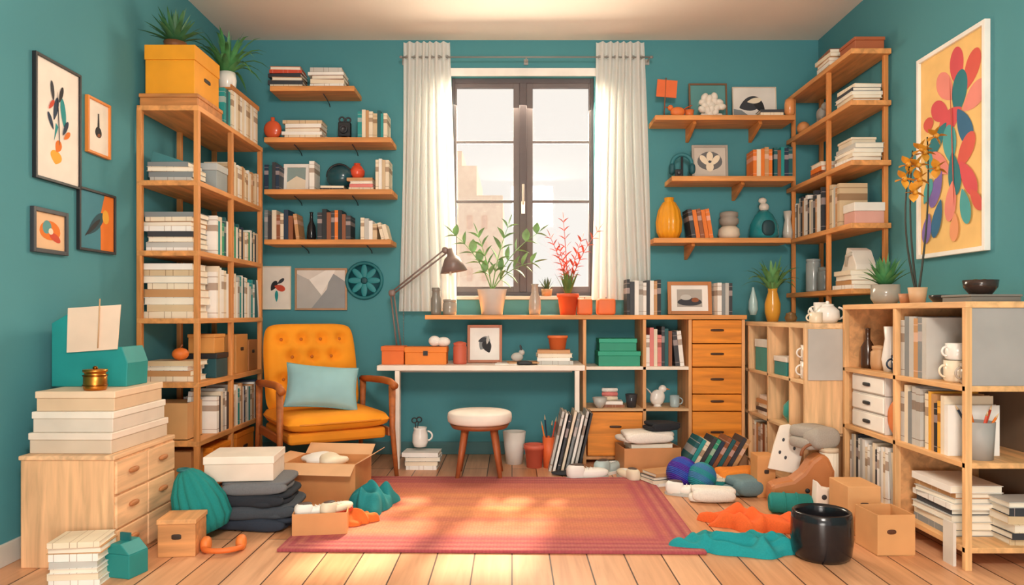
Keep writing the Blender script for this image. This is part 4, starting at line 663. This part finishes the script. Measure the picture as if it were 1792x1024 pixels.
for s_ in(-1,1): ob('ear_cup',MB().sup((s_*.07,.02,.032),(.022,.034,.032),.8),M('#EA823A'),o)
zz=0
for i,(c,w,l) in enumerate((('#2C3442',.4,'lowest dark blue'),('#40464E',.37,'second charcoal'),('#282C34',.35,'third black'),('#6E7074',.31,'topmost grey'))):
    garment('%s folded garment in pile under white box'%l,(PX(457,3.56)+[0,.015,-.01,.0][i],3.56,zz+.002),w,.3,.06,c,rz=[-.1,.12,-.04,.1][i],group='folded clothes pile',sd=i*5); zz+=.055
bx('storage_box','white lidded box on top of the dark folded clothes','box',(PX(430,3.55),3.55,zz+.008),.31,.25,.115,M('#E6D6C6'),rz=.1,lid=.035,lm=M('#F2E6D8'))
obox('large open cardboard box with flaps beside the armchair',(PX(575,4.0),4.02,0),.38,.27,.22,M('#D8955C'),rz=-.12,fl_=.09,angs=(-30,32,8,30))
for i,(a,c) in enumerate(((-.05,'white'),(.06,'cream'))): ob('crumpled_paper',MB().sup((0,0,0),(.1,.07,.035),.8,nz=.9,sd=i*4),M(c),loc=(PX(565,4.02)+a,4.02,.212),rz=i,label=['white','cream'][i]+' crumpled paper filling the large cardboard box',cat='paper')
ob('packing_carton',MB().box(0,0,0,.35,.24,.17),M('#C88A54'),loc=(PX(575,4.0),4.02,.0045),rz=-.12,label='inner carton inside the large open cardboard box',cat='box',bev=.003)
obox('small open cardboard box holding white shoes near the rug',(PX(560,3.37),3.4,.0),.24,.17,.11,M('#D4945C'),rz=.15,fl_=0)
def shoe(label,loc,rz,col,sole,s=1,rot=None):
    o=T('shoe',label,'shoe',loc,rz,'shoes',rot=rot); n=20; out=[]
    for k in range(n):
        a=2*PI*k/n; x=.12*s*cos(a); out.append((x,.042*s*sin(a)*(1+.2*cos(a))))
    ob('sole',MB().prismz(out,0,.014*s),M(sole),o); ob('upper',MB().sup((.03*s,0,.03*s),(.088*s,.04*s,.026*s),.85).sup((-.065*s,0,.04*s),(.05*s,.035*s,.04*s),.7),M(col,'plain',.8),o); ob('lining',MB().sup((-.06*s,0,.072*s),(.038*s,.024*s,.01*s),.8),M('#5A4A44'),o); ob('laces',MB().tube([(.0,-.02*s,.058*s),(.0,.02*s,.058*s)],.003).tube([(.022*s,-.018*s,.057*s),(.022*s,.018*s,.057*s)],.003).tube([(.044*s,-.016*s,.055*s),(.044*s,.016*s,.055*s)],.003),M('white'),o)
shoe('white shoe lying in the small cardboard box, left',(PX(550,3.37),3.4,.075),.5,'white','brown',.85); shoe('white shoe lying in the small cardboard box, right',(PX(585,3.37),3.42,.085),1.0,'cream','red',.8)
ob('tissue',MB().sup((0,0,.03),(.1,.068,.03),.5,nz=.1),M('#F0E4D4'),loc=(PX(560,3.37),3.4,.006),rz=.15,label='cream tissue padding in the small cardboard box',cat='paper')
cloth('crumpled_scarf','teal crumpled scarf on floor between boxes and rug',(PX(648,3.78),3.80,.015),.12,.18,.14,M('#1F8488','fabric'),3,cat='scarf'); cloth('crumpled_cloth','small orange cloth beside teal scarf near rug',(PX(622,3.55),3.52,.015),.1,.07,.07,M('#E4702E','fabric'),5)
cloth('crumpled_cloth','dark teal cloth on floor before left bookcase',(PX(466,4.3),4.2,0),.13,.12,.24,M('#1C646E','fabric'),9)
# ================= FLOOR RIGHT =================
obox('open cardboard box of books before the storage unit',(PX(1133,4.72),4.72,0),.36,.24,.17,M('#D08E5A'),rz=.1,fl_=0)
zt=stack((PX(1133,4.72),4.72,.006),.1,['cream','grey','white','tan','white','cream'],.3,.2,(.028,.034),'inside cardboard box by storage unit',j=.01)
garment('white folded shirt on books in cardboard box',(PX(1128,4.72),4.72,zt+.004),.32,.22,.07,'#F2EAE0',rz=.15,sd=2); garment('black folded shirt on top of the white shirt',(PX(1158,4.72),4.74,zt+.076),.2,.17,.05,'#26282E',rz=.3,sd=7)
bc=['dark teal','teal','cream','charcoal','green','navy','brown','dark teal','brown','charcoal','tan']
for i in range(11): book((PX(1180,4.6)+.03*i,4.5,0),0,.023,.28-.012*(i%3),.18,bc[i],False,'%s book, %s from left in leaning floor row before orange drawers'%(bc[i],ORD[i]),'leaning floor books',R(30),band=i%2==0)
stack((PX(1160,4.4),4.4,0),.4,['white','cream','charcoal','tan'],.22,.16,(.016,.02),'on floor before cardboard book box')
stack((PX(1262,4.28),4.3,0),-.3,['brown','teal','cream'],.2,.15,(.018,.024),'on floor behind grey folded cloth')
shoe('white slipper on floor, leftmost before storage unit',(PX(1030,4.45),4.52,.0),.25,'white','light grey',1.15); shoe('pale grey slipper beside leftmost white slipper',(PX(1066,4.65),4.68,0),.9,'#BED0D0','white',1.2); shoe('cream slipper nearest the cardboard book box',(PX(1099,4.5),4.5,0),1.9,'cream','light grey',1.0)
shoe('tan shoe on floor behind the teal ball',(PX(1240,4.4),4.42,0),.2,'tan','brown',.9); shoe('white shoe in front of the yarn balls',(PX(1203,4.08),4.1,0),-.3,'white','light grey',1.0)
ob('scarf',MB().sup((0,0,.012),(.1,.05,.012),.8,nz=.3),M('charcoal','fabric'),loc=(PX(990,4.6),4.62,0),label='dark flat cloth scrap beside slippers under desk edge',cat='cloth')
def yarn(label,loc,r,cols):
    mats=[M(c,'plain',.5) for c in cols]; mb=MB(); mb.sup((0,0,r),(r*.97,r*.97,r*.97),1,nu=16,nv=30)
    for k in range(18):
        off=-.9+1.8*(k+.5)/18; q=math.sqrt(1-off*off)*.98; mb.m=(k//4)%len(cols); ax=Vector((.5,.3,.8)).normalized(); u=ax.orthogonal().normalized(); v=ax.cross(u)
        mb.tube([Vector((0,0,r))+(ax*off+(u*cos(t)+v*sin(t))*q)*r for t in [2*PI*i/32 for i in range(32)]],r*.05,5,closed=True)
    return ob('yarn_ball',mb,mats,loc=loc,label=label,cat='yarn ball')
yarn('purple and blue ball of yarn on the floor',(PX(1192,4.3),4.28,0),.088,['#4E2CA4','#3050B8']); yarn('teal and blue ball of yarn beside the purple one',(PX(1228,4.2),4.2,0),.08,['#22929C','#4080B4'])
garment('white rolled cloth on floor before the yarn balls',(PX(1247,3.98),3.98,0.002),.24,.11,.075,'#ECE6DC',rz=-.1,sd=4); garment('grey teal folded cloth beside white rolled cloth',(PX(1300,4.1),4.12,.002),.16,.14,.1,'#6C868C',rz=.3,sd=8); garment('orange folded cloth lying behind grey folded cloth',(PX(1290,4.32),4.34,.002),.24,.14,.1,'#F08C30',rz=.1,sd=9)
j=lat('jar','glass jar with copper lid on floor among clothes','jar',(PX(1292,4.62),4.66,0),[(0,0),(.055,0),(.068,.03),(.066,.1),(.05,.13),(0,.13)],M('#B08A6A','gloss')); ob('lid',MB().lathe([(0,.13),(.054,.13),(.054,.155),(0,.16)]),M('#A85C30','metal'),j)
bx('cardboard_box','small upright tan cardboard box beside the spotted panel','box',(PX(1335,4.1),4.1,0),.1,.12,.23,M('#D8985C'),slot='f')
o=T('spotted_board','white leaning board with black dots among right floor clutter','board',(PX(1368,4.0),4.0,.15),0,rot=(R(-8),R(14),-.1)); ob('board',MB().prism([(-.075,0),(.08,.01),(.085,.19),(.06,.235),(-.02,.26),(-.06,.24),(-.07,.14)],-.012,.012),M('#F2E8DA'),o,bev=.004); mb=MB()
for x,z in((-.03,.17),(.035,.14),(0,.08),(.03,.2),(-.035,.1)): mb.sup((x,-.013,z),(.007,.003,.010),1)
ob('dots',mb,M('charcoal'),o)
o=T('shopping_bag','brown leather tote bag slumped beside the low right unit','bag',(PX(1400,3.85),3.85,0),-.1); ob('body',MB().prism([(-.15,0),(.14,0),(.155,.1),(.16,.2),(.13,.27),(.09,.29),(.04,.25),(.0,.19),(-.05,.15),(-.12,.135),(-.16,.12),(-.165,.06)],-.06,.06),M('#BC7440'),o,bev=.02); ob('handle',MB().ring((.06,-.02,.27),.06,.008,'y',8,16,0,PI),M('#8A5230'),o); ob('clasp',MB().sup((.02,-.064,.1),(.012,.006,.012),1),M('black'),o)
garment('grey brown folded coat piled on the leather bag',(PX(1428,3.86),3.93,.295),.18,.16,.12,'#A8A096',rz=.4,sd=12); 
o=T('mailing_tube','tall ribbed cream paper tube beside right bookcase','tube',(PX(1452,3.82),3.83,0)); ob('body',MB().lathe([(0,0),(.045,0),(.045,.3),(.04,.3),(.04,.02),(0,.02)],rib=.06,nr=16,seg=64),M('#ECE0CC'),o); ob('cap',MB().lathe([(0,.29),(.047,.29),(.047,.31),(0,.312)]),M('#D4C0A4'),o)
o=T('owl_figurine','white cut-out ceramic owl on the floor beside right bookcase','figurine',(PX(1438,3.72),3.66,0)); ob('body',MB().prism([(-.06,0),(.06,0),(.07,.07),(.055,.12),(.065,.17),(.02,.14),(-.03,.15),(-.06,.185),(-.065,.1)],-.03,.03),M('#F6EFE4'),o,bev=.008); ob('eye',MB().sup((-.025,-.031,.105),(.013,.004,.013),1),M('charcoal'),o); ob('eye',MB().sup((.022,-.031,.105),(.013,.004,.013),1),M('charcoal'),o)
ob('rolled_towel',MB().tube([(-.09,0,.05),(.09,0,.05)],.05,20).ring((-.09,0,.05),.032,.014,'x',8,20).ring((-.09,0,.05),.012,.01,'x',8,14).ring((.09,0,.05),.032,.014,'x',8,20).ring((-.03,0,.05),.05,.006,'x',6,20).ring((.03,0,.05),.05,.006,'x',6,20),M('#22847E','fabric'),loc=(PX(1383,3.72),3.72,.003),rz=-.2,label='rolled teal towel on floor before the leather bag',cat='towel')
cloth('crumpled_shirt','bright orange crumpled cloth on floor at right',(PX(1328,3.45),3.50,0),.23,.12,.10,M('#F0682E','fabric'),14,rz=-.2,cat='shirt'); cloth('crumpled_shirt','turquoise crumpled cloth on floor in front of orange cloth',(PX(1292,3.2),3.18,0),.25,.13,.085,M('#189094','fabric'),21,rz=-.15,cat='shirt')
lat('planter','glossy black round planter on floor at front right','planter',(PX(1438,3.06),3.06,0),[(0,0),(.1,0),(.115,.02),(.122,.08),(.12,.16),(.115,.19),(.108,.195),(.1,.18),(.105,.1),(.09,.02),(0,.02)],M('#1E1C20','gloss'),seg=48)
o=obox('open cardboard box with oval grip hole before right bookcase',(PX(1556,3.12),3.16,0),.16,.18,.17,M('#DCA26A'),rz=.05,fl_=0); ob('grip',MB().sup((-.02,-.0905,.1),(.02,.003,.01),.8),M('#5A3420'),o)
bx('cardboard_box','tall cardboard box with grip hole beside near right bookcase','box',(PX(1502,3.42),3.46,0),.15,.2,.22,M('#E0A870'),rz=0,slot='f')
ob('board_panel',MB().box(0,0,0,.012,.07,.17),M('#E0DAD0'),loc=(1.755,2.98,0),label='thin pale board leaning upright at bottom of right bookcase',cat='board')
# ================= LIGHT, CAMERA =================
w=bpy.data.worlds.new('World'); S.world=w; w.use_nodes=True; b=w.node_tree.nodes['Background']; b.inputs[0].default_value=(1,.95,.885,1); b.inputs[1].default_value=.98
sd=bpy.data.lights.new('sun','SUN'); sd.energy=9; sd.color=(1,.8,.55); sd.angle=.05; so=bpy.data.objects.new('sun',sd); C.objects.link(so); so.rotation_euler=Vector((-.2,-1,-1.03)).to_track_quat('-Z','Y').to_euler()
def area(n,loc,tgt,size,e,col):
    d=bpy.data.lights.new(n,'AREA'); d.energy=e; d.size=size; d.color=col; o=bpy.data.objects.new(n,d); C.objects.link(o); o.location=loc; o.rotation_euler=(Vector(tgt)-Vector(loc)).to_track_quat('-Z','Y').to_euler()
area('room_fill',(0.3,-.3,2.6),(0,4.6,1.0),.6,85,(1,.92,.82))  # added fill light behind the camera, brightens the whole room
area('ceiling_wash',(0,-.4,.5),(0,4.2,2.96),1.0,50,(1,.92,.84))  # unseen lamp added low behind the camera, aimed up to lift the ceiling
area('window_light',(.08,5.6,2.2),(.0,3.2,.2),1.0,110,(1,.85,.64))
cd=bpy.data.cameras.new('camera'); co=bpy.data.objects.new('camera',cd); C.objects.link(co); co.location=(0,0,1); co.rotation_euler=(PI/2,0,0); cd.lens=36*1300/1792; cd.sensor_width=36; cd.shift_y=38/1792; S.camera=co
S.view_settings.view_transform='Standard'; S.view_settings.look='None'; S.view_settings.exposure=0
